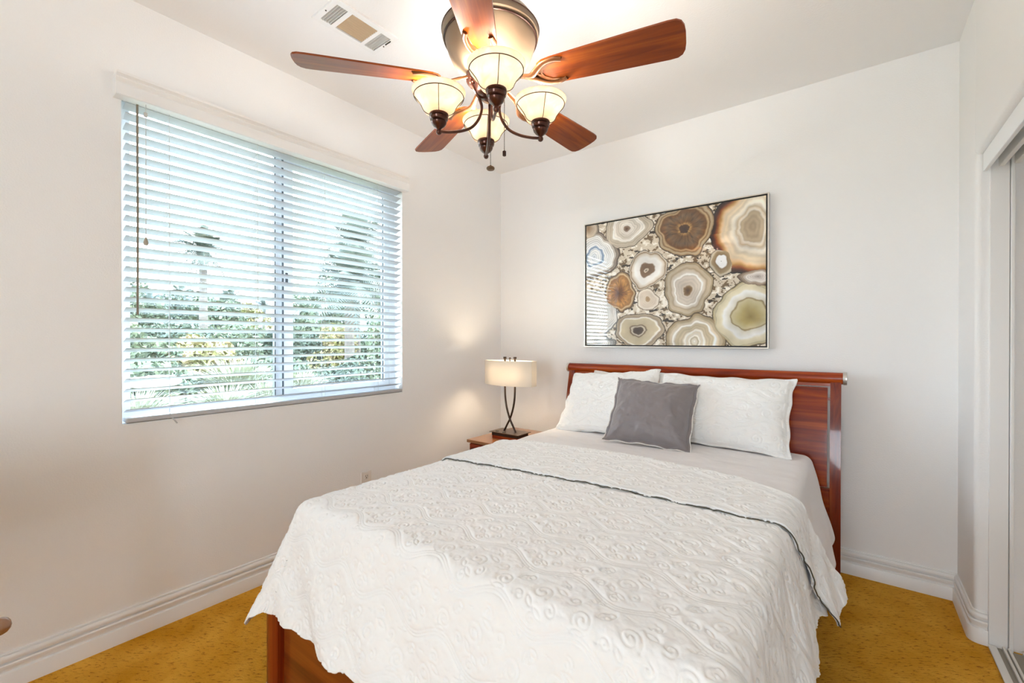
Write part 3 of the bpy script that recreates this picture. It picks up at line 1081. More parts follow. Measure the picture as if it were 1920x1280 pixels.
zs = [1.052 - i * (1.052) / 16 for i in range(17)]
for x0, x1 in ((0.770, 0.817), (2.374, 2.421)):
    bm = bmesh.new()
    poly = [(hb_y(z), z) for z in zs] + [(hb_y(z) + 0.052, z) for z in reversed(zs)]
    prism(bm, poly, 0, x0, x1)
    bd(bm, 'headboard_post', M['cherry_v'], smooth=True)
bm = bmesh.new()
zp = [1.022 - i * (1.022 - 0.505) / 12 for i in range(13)]
poly = [(hb_y(z) + 0.012, z) for z in zp] + [(hb_y(z) + 0.030, z) for z in reversed(zp)]
prism(bm, poly, 0, 0.829, 2.362)
bd(bm, 'headboard_panel', M['cherry'], smooth=True)
bm = bmesh.new()
bx(bm, 0.817, 2.374, -0.20, -0.172, 0.25, 0.497, 0.003)
for x0, x1 in ((0.817, 0.829), (2.362, 2.374)):
    for z in (0.995, 0.985):
        pass
    bx(bm, x0, x1, -0.130, -0.118, 0.955, 0.968)
bd(bm, 'headboard_lower_rail', M['cherry'])
for x0, x1 in ((0.795, 0.820), (2.325, 2.350)):
    bm = bmesh.new()
    bx(bm, x0, x1, -2.28, -0.19, 0.12, 0.30, 0.003)
    bd(bm, 'side_rail', M['footwood'])
for sx, x0 in ((1, 0.775), (-1, 2.325)):
    bm = bmesh.new()
    x1 = x0 + 0.085
    # rounded outer side, bevelled inner side
    pts = []
    for i in range(9):
        a = PI / 2 + PI * i / 8
        pts.append((0.034 + 0.034 * math.cos(a), 0.04 * math.sin(a)))
    pts += [(0.055, -0.040), (0.085, -0.028), (0.085, 0.040)]
    if sx < 0:
        pts = [(0.085 - x, y) for x, y in pts]
    poly = [(x0 + x, -2.292 + y) for x, y in pts]
    prism(bm, poly, 2, 0.045, 0.315)
    fp = bd(bm, 'footboard_post', M['cherry_v'], smooth=True)
    bm = bmesh.new()
    poly = [(x0 - 0.002 + x * 1.045, -2.292 + y * 1.05) for x, y in pts]
    prism(bm, poly, 2, 0.0, 0.048)
    bd(bm, 'foot_cap', M['silver'], fp, True)
bm = bmesh.new()
bx(bm, 0.858, 2.327, -2.298, -2.274, 0.04, 0.335, 0.004)
bd(bm, 'footboard_panel', M['footwood'])

# mattress
bm = bmesh.new()
MX0, MX1, MY0, MY1, MT = 0.835, 2.300, -2.245, -0.235, 0.672
bx(bm, MX0 + 0.008, MX1 - 0.008, MY0 + 0.008, MY1 + 0.0, 0.335, MT - 0.010, 0.04, 4)
mt = obj('mattress', bm, M['box'], None, True)
tag(mt, 'thick mattress on the bed under the pale sheet', 'mattress')
bm = bmesh.new()
bx(bm, MX0 + 0.0, MX1 - 0.0, MY0 + 0.02, MY1 + 0.0, 0.15, 0.333, 0.015, 3)
bs_ = obj('box_spring', bm, M['box'], None, True)
tag(bs_, 'white box spring inside the bed frame under the mattress', 'box spring')


# ---- quilting pattern tile
def stitch_tile():
    P, Q, res = 0.30, 0.22, 0.0022
    nu_, nv_ = int(P / res), int(Q / res)
    uu, vv = np.meshgrid(np.arange(nu_) * res, np.arange(nv_) * res)
    pts = []
    u = np.linspace(0, P, 260, endpoint=False)
    for off in (-0.011, 0.0, 0.011):
        pts.append(np.stack([u, 0.05 + off * 1.0 + 0.030 * np.sin(2 * PI * u / P)], 1))

    def spiral(cx, cy, r0, r1, a0, a1, k=70, sy=1.0):
        t = np.linspace(0, 1, k)
        r = r0 + (r1 - r0) * t
        a = a0 + (a1 - a0) * t
        return np.stack([cx + r * np.cos(a), cy + sy * r * np.sin(a)], 1)
    pts += [spiral(0.075, 0.130, 0.006, 0.034, 0, 3.2 * PI), spiral(0.215, 0.155, 0.006, 0.038, PI, -2.2 * PI),
            spiral(0.150, 0.105, 0.003, 0.022, PI / 2, 3.1 * PI), spiral(0.270, 0.105, 0.004, 0.020, 0, 2.4 * PI),
            spiral(0.020, 0.185, 0.004, 0.024, 0, -2.6 * PI), spiral(0.140, 0.195, 0.004, 0.022, PI, 3.4 * PI),
            spiral(0.065, 0.010, 0.004, 0.020, 0, 2.6 * PI), spiral(0.215, 0.060, 0.004, 0.020, PI, -1.4 * PI), spiral(0.190, 0.010, 0.004, 0.018, 1, 2.8 * PI)]
    # leaf sprays
    for cx, cy, an, ln in ((0.11, 0.165, 0.6, 0.05), (0.11, 0.165, 1.2, 0.045), (0.24, 0.205, -0.3, 0.05), (0.18, 0.12, -0.9, 0.04), (0.04, 0.09, 0.2, 0.05), (0.25, 0.07, 2.6, 0.045)):
        t = np.linspace(0, 1, 40)
        for s in (1, -1):
            x = t * ln
            y = s * 0.009 * np.sin(PI * t)
            pts.append(np.stack([cx + x * math.cos(an) - y * math.sin(an), cy + x * math.sin(an) + y * math.cos(an)], 1))
    p = np.concatenate(pts)
    d = np.full(uu.shape, 1e9)
    for k in range(0, len(p), 60):
        q = p[k:k + 60]
        dx = np.abs(uu[..., None] - q[:, 0] % P)
        dx = np.minimum(dx, P - dx)
        dy = np.abs(vv[..., None] - q[:, 1] % Q)
        dy = np.minimum(dy, Q - dy)
        d = np.minimum(d, np.sqrt(dx * dx + dy * dy).min(-1))
    return d, P, Q, res


STD, SP, SQ, SRES = stitch_tile()


def stitch_d(a, b):
    """distance to the nearest stitch line, bilinear; alternate rows are shifted"""
    a, b = a * 1.35, b * 1.35
    row = np.floor(b / SQ)
    a = a + row * SP * 0.37
    fu = (a % SP) / SRES
    fv = (b % SQ) / SRES
    nv_, nu_ = STD.shape
    i0 = np.floor(fu).astype(int)
    j0 = np.floor(fv).astype(int)
    tu, tv = fu - i0, fv - j0
    i1, j1 = (i0 + 1) % nu_, (j0 + 1) % nv_
    i0 %= nu_
    j0 %= nv_
    return (STD[j0, i0] * (1 - tu) + STD[j0, i1] * tu) * (1 - tv) + (STD[j1, i0] * (1 - tu) + STD[j1, i1] * tu) * tv


def puff(a, b, h=0.0060):
    d = stitch_d(a, b) / 1.35
    pk = 0.55 + 0.9 * fbm(a * 55, b * 55, 8)
    return h * (1 - np.exp(-(d / 0.0030))) * pk


def offset_surface(X, Y, Z, h):
    du = np.stack([np.gradient(X, axis=1), np.gradient(Y, axis=1), np.gradient(Z, axis=1)], -1)
    dv = np.stack([np.gradient(X, axis=0), np.gradient(Y, axis=0), np.gradient(Z, axis=0)], -1)
    nrm = np.cross(du, dv)
    nrm /= np.maximum(np.linalg.norm(nrm, axis=-1, keepdims=True), 1e-12)
    return X + nrm[..., 0] * h, Y + nrm[..., 1] * h, Z + nrm[..., 2] * h


def drape(a, b, top, off=0.0, RR=0.05, fl=(12, 17, 16), ruffle=1.0, seed=0):
    """cloth point (a across, b along the bed) laid over the mattress; off lifts it clear of what is under"""
    x0, x1, y0 = MX0 - off + RR, MX1 + off - RR, MY0 - off + RR
    exl = np.maximum(x0 - a, 0)
    exr = np.maximum(a - x1, 0)
    ex = exr - exl
    ey = -np.maximum(y0 - b, 0)
    d = np.hypot(ex, ey) + 1e-9
    dirx, diry = ex / d, ey / d
    d = np.minimum(d, 0.452 + 0.02 * (d - 0.452))
    flare = np.radians(np.where(ex > 0, fl[1], fl[0])) * dirx ** 2 + np.radians(fl[2]) * diry ** 2
    corner = 2 * np.abs(dirx * diry)
    th = np.minimum(d / RR, PI / 2)
    # round only as far as the flare leaves
    th_m = PI / 2 - flare
    th = np.minimum(d / RR, th_m)
    l = np.maximum(d - RR * th_m, 0)
    r = RR * np.sin(th) + l * np.cos(th_m)
    drop = RR * (1 - np.cos(th)) + l * np.sin(th_m)
    hang = np.clip(l / 0.3, 0, 1.4)
    edge = a + b
    r = r + ruffle * hang * (0.014 * np.sin(edge * 9 + seed) + 0.010 * np.sin(edge * 23 + 1.3 + seed)) * (1 - corner)
    r = r + ruffle * hang * corner * (0.050 + 0.008 * np.sin(6 * np.arctan2(diry, dirx)))
    X = np.clip(a, x0, x1) + dirx * r
    Y = np.maximum(b, y0) + diry * r
    cx = (np.clip(a, x0, x1) - (x0 + x1) / 2) / ((x1 - x0) / 2)
    Z = top + off + 0.010 * (1 - cx ** 2) - drop
    Z = Z + 0.006 * (fbm(a * 6, b * 6, 40 + seed, 3) - 0.5) * (d < 0.05)
    return X, Y, Z


# sheet
a = np.linspace(MX0 + 0.05 - 0.30, MX1 - 0.05 + 0.44, 300)
b = np.linspace(-0.262, -1.40, 230)
A_, B_ = np.meshgrid(a, b)
# the hanging side gets shorter where it slips under the quilt
_e = MX1 - 0.05
A_ = np.where(A_ > _e, _e + (A_ - _e) * np.interp(-B_, [0.26, 0.95, 1.15, 1.3], [1.0, 1.0, 0.8, 0.6]), A_)
X, Y, Z = drape(A_, B_, MT, 0.006, 0.045, (4, 15, 8), 0.5, 3)
hd = np.clip((-0.262 - B_) / 0.05, 0, 1)
Z = Z - 0.03 * (1 - hd) ** 2 + 0.004 * fbm(A_ * 9, B_ * 14, 5, 3) + 0.004 * np.sin(A_ * 6 + B_ * 16 + 3 * fbm(A_ * 3, B_ * 3, 2)) * np.exp(-((B_ + 0.95) / 0.25) ** 2)
sheet = grid_mesh('bed_sheet', X, Y, Z, M['sheet'], None, 0.003, 0)
tag(sheet, 'pale grey flat sheet covering the mattress between pillows and quilt', 'sheet')

# quilt
QD = 0.372      # drop in cloth length past the rounded edge start
qroot = thing('quilt', 'white stitched quilt draped over the bed with its top folded back', 'quilt', (1.57, -1.6, MT))


def bf_(a):      # head-side fold line
    return np.interp(a, [0.45, 0.84, 1.03, 1.64, 2.12, 2.28, 2.42, 2.75], [-1.30, -1.06, -0.985, -0.955, -1.01, -1.10, -1.06, -0.90])


def be_(a):      # free edge of the folded part
    return np.interp(a, [0.45, 0.84, 1.2, 1.83, 2.2, 2.35, 2.75], [-1.60, -1.505, -1.483, -1.440, -1.425, -1.40, -1.17]) + 0.004 * np.sin(a * 40)


def loc_q(X, Y, Z):
    return X - 1.57, Y + 1.6, Z - MT


a = np.linspace(MX0 + 0.05 - QD - 0.02, MX1 - 0.05 + QD, 880)
t = np.linspace(0, 1, 660)
A_, T_ = np.meshgrid(a, t)
b0 = bf_(A_) - 0.02
b1 = MY0 + 0.05 - QD - 0.030 - 0.004 * np.sin(A_ * 60) - 0.012 * np.sin(A_ * 7)
B_ = b0 + (b1 - b0) * T_
Aw = A_ + (A_ - 1.57) / 0.75 * 0.006 * np.sin(B_ * 55)
X, Y, Z = drape(Aw, B_, MT, 0.012, 0.055, (13, 15, 17), 1.0, 0)
X, Y, Z = offset_surface(X, Y, Z, -puff(A_ + 0.15 * B_, B_ * 1.0) * 1.0 if False else 0.0)
# orientation check: the normal of (u right, v toward the foot) points down, so lift with a negative height
hq = puff(A_, B_ + 0.10 * A_)
X, Y, Z = offset_surface(X, Y, Z, -hq)
q1 = grid_mesh('quilt_body', *loc_q(X, Y, Z), M['quilt'], qroot, 0.005, 1.0)

# folded part, with a roll at the head side
t = np.concatenate([np.linspace(-1, 0, 12)[:-1], np.linspace(0, 1, 190)])
A_, T_ = np.meshgrid(np.linspace(MX0 + 0.05 - QD - 0.005, MX1 - 0.05 + QD + 0.045, 880), t)
phi = np.where(T_ < 0, T_ * PI, 0.0)          # -pi under .. 0 on top
foldb = bf_(A_)
rollr = 0.012
B_ = np.where(T_ < 0, foldb - 0.012 + rollr * np.sin(-phi) * 1.0, foldb - 0.012 + (be_(A_) - foldb + 0.012) * np.maximum(T_, 0))
offn = np.where(T_ < 0, 0.026 + rollr * (np.cos(phi) - 1) / 2 * 1.6, 0.026)
X, Y, Z = drape(A_, B_, MT, 0.012, 0.055, (13, 18, 14), 1.0, 0)
X, Y, Z = offset_surface(X, Y, Z, -(offn - 0.012 + (T_ >= 0) * puff(A_ * 1.0 + 0.1, B_ + 0.3) * 0.8 + 0.006 * np.exp(-((T_ - 0.02) / 0.06) ** 2)))
q2 = grid_mesh('folded_cuff', *loc_q(X, Y, Z), M['quilt'], qroot, 0.009, 1.0)
# dark stitched line along the free edge
bm = bmesh.new()
row = -1
pts = [(X[row, i] - 1.57, Y[row, i] + 1.6 - 0.001, Z[row, i] - MT - 0.0085) for i in range(60, 880, 4)]
tube(bm, pts, 0.0022, 5)
obj('edge_binding', bm, M['quiltedge'], qroot, True)


# ================================================================== PILLOWS
def pillow(name, label, cat, w, h, th, m, loc, rot, quilted=True, flange=0.0, seed=0, group=None, res=230, back=None, crush=0.0):
    """w, h outline; local x across, local z up, front faces -y"""
    root = thing(name, label, cat, loc, 0, group)
    root.rotation_euler = rot
    s = np.linspace(-1, 1, res)
    S, T = np.meshgrid(s * 1.0, s)
    # softly concave sides with pulled corners
    cx = 1 - 0.055 * (1 - T ** 2) - 0.010 * np.sin(T * 9 + seed)
    cz = 1 - 0.060 * (1 - S ** 2) - 0.010 * np.sin(S * 8 + seed * 2)
    Xp = S * w / 2 * cx
    Zp = T * h / 2 * cz
    fs = 1 - flange
    s1 = np.clip(np.abs(S) / fs, 0, 1)
    t1 = np.clip(np.abs(T) / fs, 0, 1)
    prof = ((1 - s1 ** 3.0) * (1 - t1 ** 3.0)) ** 0.55
    thick = th / 2 * prof
    wr = (fbm(S * 3 + seed * 5, T * 3, seed + 60, 3) - .5) * 0.030 * prof + 0.006 * (fbm(S * 9, T * 9 + seed, seed + 61, 2) - .5)
    rad = np.hypot(1 - np.abs(S), 1 - np.abs(T))
    ang = np.arctan2(1 - np.abs(T), 1 - np.abs(S))
    wr += 0.006 * np.sin(ang * 9 + seed) * np.exp(-rad * 3.0) * prof
    if crush:
        wr += -crush * np.exp(-((S - 0.0) ** 2 / 0.5)) * (T + 1) / 2 * prof
    front = -(thick + wr + 0.002)
    hq_ = 0
    if quilted:
        hq_ = puff(Xp + seed, Zp + seed * 0.3, 0.0042)
    front = front - hq_
    edge_wave = 0.006 * np.sin(S * 14 + seed) * (np.abs(T) > 0.93) + 0.006 * np.sin(T * 14 + seed) * (np.abs(S) > 0.93)
    o1 = grid_mesh('cushion_front' if cat == 'cushion' else 'pillow_front', Xp, front + edge_wave, Zp, m, root)
    backY = thick * 0.9 + 0.002
    o2 = grid_mesh('cushion_back' if cat == 'cushion' else 'pillow_back', Xp[:, ::-1], (backY + edge_wave)[:, ::-1], Zp[:, ::-1], back or m, root)
    # seam round the edge closes the two faces
    idx = [(0, i) for i in range(0, res, 3)] + [(i, res - 1) for i in range(0, res, 3)] + [(res - 1, i) for i in range(res - 1, -1, -3)] + [(i, 0) for i in range(res - 1, -1, -3)]
    bm_ = bmesh.new()
    tube(bm_, [(Xp[q], edge_wave[q], Zp[q]) for q in idx], 0.0042 if cat != 'cushion' else 0.0032, 6, closed=True)
    obj('seam', bm_, back or m, root, True)
    return root


def lean(bottom, top):
    """centre and tilt so the pillow runs from bottom (y, z) to top (y, z)"""
    dy, dz = top[0] - bottom[0], top[1] - bottom[1]
    return math.hypot(dy, dz), -math.atan2(dy, dz), ((bottom[0] + top[0]) / 2, (bottom[1] + top[1]) / 2)


ln, ax, (cy_, cz_) = lean((-0.455, 0.695), (-0.225, 1.062))
pillow('pillow', 'white quilted pillow on the right half of the headboard', 'pillow', 0.735, ln + 0.01, 0.15, M['pillowcase'],
       (1.858, cy_, cz_ + 0.0), (ax, math.radians(0.5), 0), seed=2, group='quilted pillows against the headboard', flange=0.03)
ln, ax, (cy_, cz_) = lean((-0.520, 0.693), (-0.225, 1.062))
pillow('pillow', 'white quilted pillow on the left half beside the lamp, behind the grey cushion', 'pillow', 0.64, ln, 0.15, M['pillowcase'],
       (1.192, cy_, cz_), (ax, math.radians(-5.0), math.radians(-2)), seed=5, group='quilted pillows against the headboard', crush=0.03)
ln, ax, (cy_, cz_) = lean((-0.300, 0.70), (-0.185, 1.048))
pillow('pillow', 'plain ivory pillow mostly hidden behind the left quilted pillow', 'pillow', 0.62, ln, 0.08, M['plainpillow'],
       (1.30, cy_ + 0.035, cz_), (ax, math.radians(1.5), 0), quilted=False, seed=3, res=80)
ln, ax, (cy_, cz_) = lean((-0.665, 0.692), (-0.430, 1.020))
pillow('throw_cushion', 'square grey satin cushion leaning on the white pillows', 'cushion', 0.475, ln + 0.02, 0.155, M['grey'],
       (1.553, cy_ - 0.01, cz_ + 0.01), (ax, math.radians(2.0), math.radians(6)), quilted=False, seed=7, flange=0.07, res=150, back=M['cushionback'])

# ================================================================== NIGHTSTAND
ns = thing('nightstand', 'small cherry wood nightstand in the corner left of the bed', 'nightstand', (0.46, -0.36, 0))
tx0, tx1, ty0, ty1, tz = 0.217 - 0.46, 0.705 - 0.46, -0.668 + 0.36, -0.10 + 0.36, 0.55
nst = mat('nightstand_top', (0.30, 0.115, 0.035), 0.28, coat=0.6, var=(9, (0.38, 0.16, 0.06), 0.4, 0.7))
obj('tabletop', box(tx0, tx1, ty0, ty1, tz - 0.022, tz, 0.003), nst, ns)
bm = bmesh.new()
bx(bm, tx0 + 0.012, tx1 - 0.012, ty0 + 0.03, ty1 - 0.01, 0.06, tz - 0.0225)
obj('body', bm, M['cherry_v'], ns)
for z0, z1 in ((0.33, 0.52), (0.10, 0.315)):
    dr = obj('drawer', box(tx0 + 0.02, tx1 - 0.02, ty0 + 0.010, ty0 + 0.029, z0, z1, 0.003), M['cherry'], ns)
    bm = bmesh.new()
    xm = tx0 + 0.10
    zc = z1 - 0.035
    tube(bm, [(xm - 0.05, ty0 + 0.012, zc), (xm - 0.05, ty0 - 0.008, zc), (xm + 0.03, ty0 - 0.008, zc), (xm + 0.03, ty0 + 0.012, zc)], 0.006, 8)
    obj('handle', bm, M['darkring'], dr, True)
for x in (tx0 + 0.012, tx1 - 0.052):
    for y in (ty0 + 0.03, ty1 - 0.05):
        obj('leg', box(x, x + 0.04, y, y + 0.04, 0.0, 0.0595, 0.003), M['cherry_v'], ns)

# ================================================================== TABLE LAMP
LX, LY = 0.452, -0.452
lamp = thing('table_lamp', 'lit bronze table lamp with crossed stems and a cream oblong shade', 'lamp', (LX, LY, tz))
obj('base_block', box(-0.118, 0.118, -0.068, 0.068, 0.022, 0.046, 0.001), M['lampmetal'], lamp)
obj('base_foot', box(-0.116, 0.116, -0.066, 0.066, 0.0, 0.022, 0.001), M['cherry'], lamp)
bp_ = obj('base_plate', box(-0.135, 0.135, -0.080, 0.080, 0.046, 0.050, 0.001), M['lamptop'], lamp)
for x, y in ((-0.085, -0.045), (-0.015, -0.052)):
    bm = bmesh.new()
    lathe(bm, [(0.014, 0.050), (0.014, 0.0525), (0.010, 0.053)], 18, (x, y, 0), True, True)
    obj('dark_disc', bm, M['slot'], bp_, True)
for s in (1, -1):
    bm = bmesh.new()
    pts = smooth_pts([(-s * 0.058, 0.006 * s, 0.050), (-s * 0.030, 0.005 * s, 0.098), (0.0, 0.004 * s, 0.150), (s * 0.026, 0.004 * s, 0.222), (s * 0.040, 0.004 * s, 0.300), (s * 0.044, 0.004 * s, 0.40),
                      (s * 0.044, 0.004 * s, 0.595)], 6)
    tube(bm, pts, 0.0088, 8, flat=0.7)
    bx(bm, s * 0.044 - 0.0085, s * 0.044 + 0.0085, -0.0085 + 0.004 * s, 0.0085 + 0.004 * s, 0.588, 0.604, 0.001)
    obj('stem', bm, M['lampmetal'], lamp, True)
bm = bmesh.new()
tube(bm, [(0, 0, 0.39), (0, 0, 0.585)], 0.004, 8)
ball(bm, (0, 0, 0.592), 0.008)
bx(bm, -0.20, 0.20, -0.002, 0.002, 0.566, 0.570)
tube(bm, [(-0.044, 0, 0.40), (0.044, 0, 0.40)], 0.004, 8)
obj('harp', bm, M['lampmetal'], lamp, True)
# shade: bowed front and back, narrow flat ends
out_ = []
for i in range(25):
    u = -1 + 2 * i / 24
    out_.append((0.218 * u, -(0.032 + 0.062 * (1 - u * u))))
for i in range(25):
    u = 1 - 2 * i / 24
    out_.append((0.218 * u, (0.032 + 0.062 * (1 - u * u))))
bm = bmesh.new()
z0, z1 = 0.395, 0.576
rows = []
for z, k in ((z0, 1.0), (z1, 1.0)):
    rows.append([bm.verts.new((x, y, z)) for x, y in out_])
for z, k in ((z1, 0.985), (z0, 0.985)):
    rows.append([bm.verts.new((x * k, y * 0.965, z)) for x, y in out_])
rows.append(rows[0])
n = len(out_)
for r0, r1 in zip(rows, rows[1:]):
    for i in range(n):
        bm.faces.new((r0[i], r0[(i + 1) % n], r1[(i + 1) % n], r1[i]))
obj('lamp_shade', bm, M['shadecloth'], lamp, True, 30)
bm = bmesh.new()
lathe(bm, [(0.012, 0.41), (0.016, 0.43), (0.028, 0.455), (0.030, 0.475), (0.024, 0.492), (0.010, 0.503), (0.002, 0.505)], 20, (0, 0, 0), True, True)
obj('bulb', bm, M['bulb'], lamp, True)
for sx in (-0.06, 0.06):
    ld = bpy.data.lights.new('lamp_bulb_light', 'POINT')
    ld.energy = LAMP_W / 2
    ld.color = (1.0, 0.82, 0.58)
    ld.shadow_soft_size = 0.05
    lo = bpy.data.objects.new('lamp_bulb_light', ld)
    COL.objects.link(lo)
    lo.location = (LX + sx, LY, tz + 0.475)

# ================================================================== ARMCHAIR (only the tip of one arm shows)
ch = thing('armchair', 'wooden armchair whose rounded brown arm end pokes in at the left edge', 'chair', (0.62, -3.27, 0))
bm = bmesh.new()
tube(bm, smooth_pts([(0.318, 0.304, 0.634), (0.29, 0.290, 0.632), (0.0, 0.270, 0.640), (-0.26, 0.255, 0.650)], 6), 0.0185, 14)
ball(bm, (0.318, 0.304, 0.634), 0.0190)
obj('arm', bm, M['chairwood'], ch, True)
bm = bmesh.new()
tube(bm, [(0.32, -0.27, 0.642), (0.0, -0.265, 0.650), (-0.26, -0.265, 0.655)], 0.0185, 14)
obj('arm', bm, M['chairwood'], ch, True)
for x in (0.25, -0.26):
    for y in (0.255, -0.255):
        bm = bmesh.new()
        tube(bm, [(x, y, 0.0), (x, y, 0.645 if x > 0 else 0.95)], 0.017, 10)
        obj('leg', bm, M['chairwood'], ch, True)
obj('seat', box(-0.25, 0.27, -0.25, 0.25, 0.36, 0.45, 0.02, 3), M['chaircloth'], ch, True)
obj('backrest', box(-0.275, -0.245, -0.24, 0.24, 0.55, 0.93, 0.012, 3), M['chaircloth'], ch, True)

# ================================================================== OUTSIDE
GZ = -2.6
M['lawn'] = mat('lawn', (0.07, 0.09, 0.045), 0.95, var=(0.6, (0.11, 0.12, 0.07), 0.4, 0.7))
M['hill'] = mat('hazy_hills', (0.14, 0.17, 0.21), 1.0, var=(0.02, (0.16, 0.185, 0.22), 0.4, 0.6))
M['leaf_dark'] = mat('leaf_dark_green', (0.036, 0.054, 0.036), 0.7, var=(3, (0.058, 0.076, 0.046), 0.4, 0.6))
M['leaf_mid'] = mat('leaf_mid_green', (0.062, 0.088, 0.05), 0.7, var=(3, (0.095, 0.11, 0.06), 0.4, 0.6))
M['leaf_yellow'] = mat('leaf_yellow_green', (0.16, 0.155, 0.05), 0.7, var=(3, (0.20, 0.15, 0.07), 0.4, 0.6))
M['grass_pale'] = mat('pale_grass_blades', (0.15, 0.165, 0.09), 0.7, var=(2, (0.22, 0.22, 0.17), 0.4, 0.6))
M['frond'] = mat('palm_frond', (0.04, 0.055, 0.045), 0.6, var=(2, (0.06, 0.075, 0.056), 0.4, 0.6))
M['bark'] = mat('palm_bark', (0.07, 0.06, 0.052), 0.95, var=(5, (0.10, 0.085, 0.07), 0.4, 0.6))
M['tile'] = mat('clay_roof_tile', (0.20, 0.115, 0.09), 0.8, var=(3, (0.25, 0.16, 0.125), 0.4, 0.6))
M['stucco'] = mat('house_stucco', (0.55, 0.50, 0.42), 0.9)
M['rock'] = mat('pale_boulder', (0.50, 0.49, 0.47), 0.9, var=(4, (0.40, 0.38, 0.35), 0.4, 0.6))

bm = bmesh.new()
bx(bm, -340, -0.9, -160, 240, GZ - 0.2, GZ)
g_ = obj('ground', bm, M['lawn'])
tag(g_, kind='structure')

# hazy mountain ridge far away
xs = np.linspace(-60, 260, 90)
ts = np.linspace(0, 1, 14)
XX, TT = np.meshgrid(xs, ts)
hh = 20 + 26 * np.exp(-((XX - 20) / 42) ** 2) + 10 * np.exp(-((XX - 105) / 35) ** 2) + 6 * fbm(XX / 22, XX * 0, 4)
Zm = GZ + hh * np.sin(TT * PI) * (1 - 0.12 * fbm(XX / 9, TT * 5, 6))
hill = grid_mesh('hills', -300 - 60 * TT + 30, XX, Zm, M['hill'])
tag(hill, kind='structure')


def leaf_cloud(pts, size, seed):
    """small quads, one per leaf, at the given points"""
    r = np.random.default_rng(seed)
    n_ = len(pts)
    d1 = r.normal(size=(n_, 3))
    d1 /= np.linalg.norm(d1, axis=1, keepdims=True)
    d2 = np.cross(d1, r.normal(size=(n_, 3)))
    d2 /= np.linalg.norm(d2, axis=1, keepdims=True)
    s = size * (0.6 + 0.8 * r.random((n_, 1)))
    c = np.stack([pts - d1 * s, pts + d2 * s * .45, pts + d1 * s, pts - d2 * s * .45], 1).reshape(-1, 3)
    return c


def quads_obj(name, co, m, parent=None):
    n_ = len(co) // 4
    me = bpy.data.meshes.new(name)
    me.vertices.add(len(co))
    me.vertices.foreach_set('co', co.astype(np.float32).ravel())
    me.loops.add(len(co))
    me.loops.foreach_set('vertex_index', np.arange(len(co), dtype=np.int32))
    me.polygons.add(n_)
    me.polygons.foreach_set('loop_start', (np.arange(n_) * 4).astype(np.int32))
    me.update(calc_edges=True)
    me.materials.append(m)
    o = bpy.data.objects.new(name, me)
    COL.objects.link(o)
    if parent is not None:
        o.parent = parent
    return o


def blob_points(n_, rx, ry, rz, seed, lumps=9):
    r = np.random.default_rng(seed)
    cs = r.normal(size=(lumps, 3)) * 0.42
    k = r.integers(0, lumps, n_)
    v = r.normal(size=(n_, 3))
    v /= np.linalg.norm(v, axis=1, keepdims=True)
    p = cs[k] + v * (0.42 + 0.12 * r.random((n_, 1)))
    return p * np.array([rx, ry, rz])


def tree(name, label, cat, loc, rx, ry, rz, trunk, m, seed, n_=2600, leaf=0.10, group=None):
    root = thing(name, label, cat, (loc[0], loc[1], GZ), 0, group)
    zc = loc[2] - GZ
    p = blob_points(n_, rx, ry, rz, seed) + np.array([0, 0, zc])
    p[:, 2] = np.maximum(p[:, 2], 0.02)
    quads_obj('foliage', leaf_cloud(p, leaf, seed), m, root)
    bm = bmesh.new()
    tube(bm, smooth_pts([(0, 0, 0), (0.05, 0.04, zc * 0.5), (0, 0, zc)], 4), [trunk * (1.2 - 0.5 * i / 8) for i in range(9)], 8)
    obj('trunk', bm, M['bark'], root, True)
    return root


def palm(label, loc, h, crown, seed, nf=26, trunk=0.16, group='palms beyond the window', skirt=False, fan_=False):
    root = thing('palm_tree', label, 'palm tree', (loc[0], loc[1], GZ), 0, group)
    r = random.Random(seed)
    bm = bmesh.new()
    kk = 24
    prof = []
    for i in range(kk + 1):
        z = h * i / kk
        prof.append((trunk * (1.25 - 0.45 * i / kk) * (1 + 0.07 * (i % 2)), z))
    prof[-1] = (trunk * 1.5, h)
    prof[-2] = (trunk * 1.45, h - h / kk)
    lathe(bm, prof, 10, cap0=True, cap1=True)
    obj('trunk', bm, M['bark'], root, True)
    co = []
    for f in range(nf):
        az = 2 * PI * (f * 0.381966) + r.random() * 0.3
        el = math.radians(80 - 125 * f / nf + r.uniform(-8, 8))
        L = crown * r.uniform(0.85, 1.1)
        k = 12
        prev = None
        for i in range(k + 1):
            t_ = i / k
            rr = L * t_ * math.cos(el) * (1 - 0.12 * t_)
            zz = L * t_ * math.sin(el) - L * 0.42 * t_ * t_
            c = Vector((rr * math.cos(az), rr * math.sin(az), h + zz))
            if prev is not None:
                d = (c - prev).normalized()
                side = d.cross(Vector((0, 0, 1)))
                if side.length < 1e-3:
                    side = Vector((1, 0, 0))
                side.normalize()
                ll = crown * 0.26 * math.sin(PI * (0.12 + 0.83 * t_)) + 0.03
                for s_ in (1, -1):
                    for q in range(2):
                        base = prev + (c - prev) * (q * 0.5)
                        tip = base + side * s_ * ll + d * ll * 0.6 - Vector((0, 0, ll * 0.35))
                        wv = d * (crown * 0.014)
                        co += [base - wv, base + wv, tip + wv * 0.2, tip - wv * 0.2]
                wv = side * crown * 0.008
                co += [prev - wv, prev + wv, c + wv, c - wv]
            prev = c
    co = np.array([list(v) for v in co])
    quads_obj('crown', co, M['frond'], root)
    return root


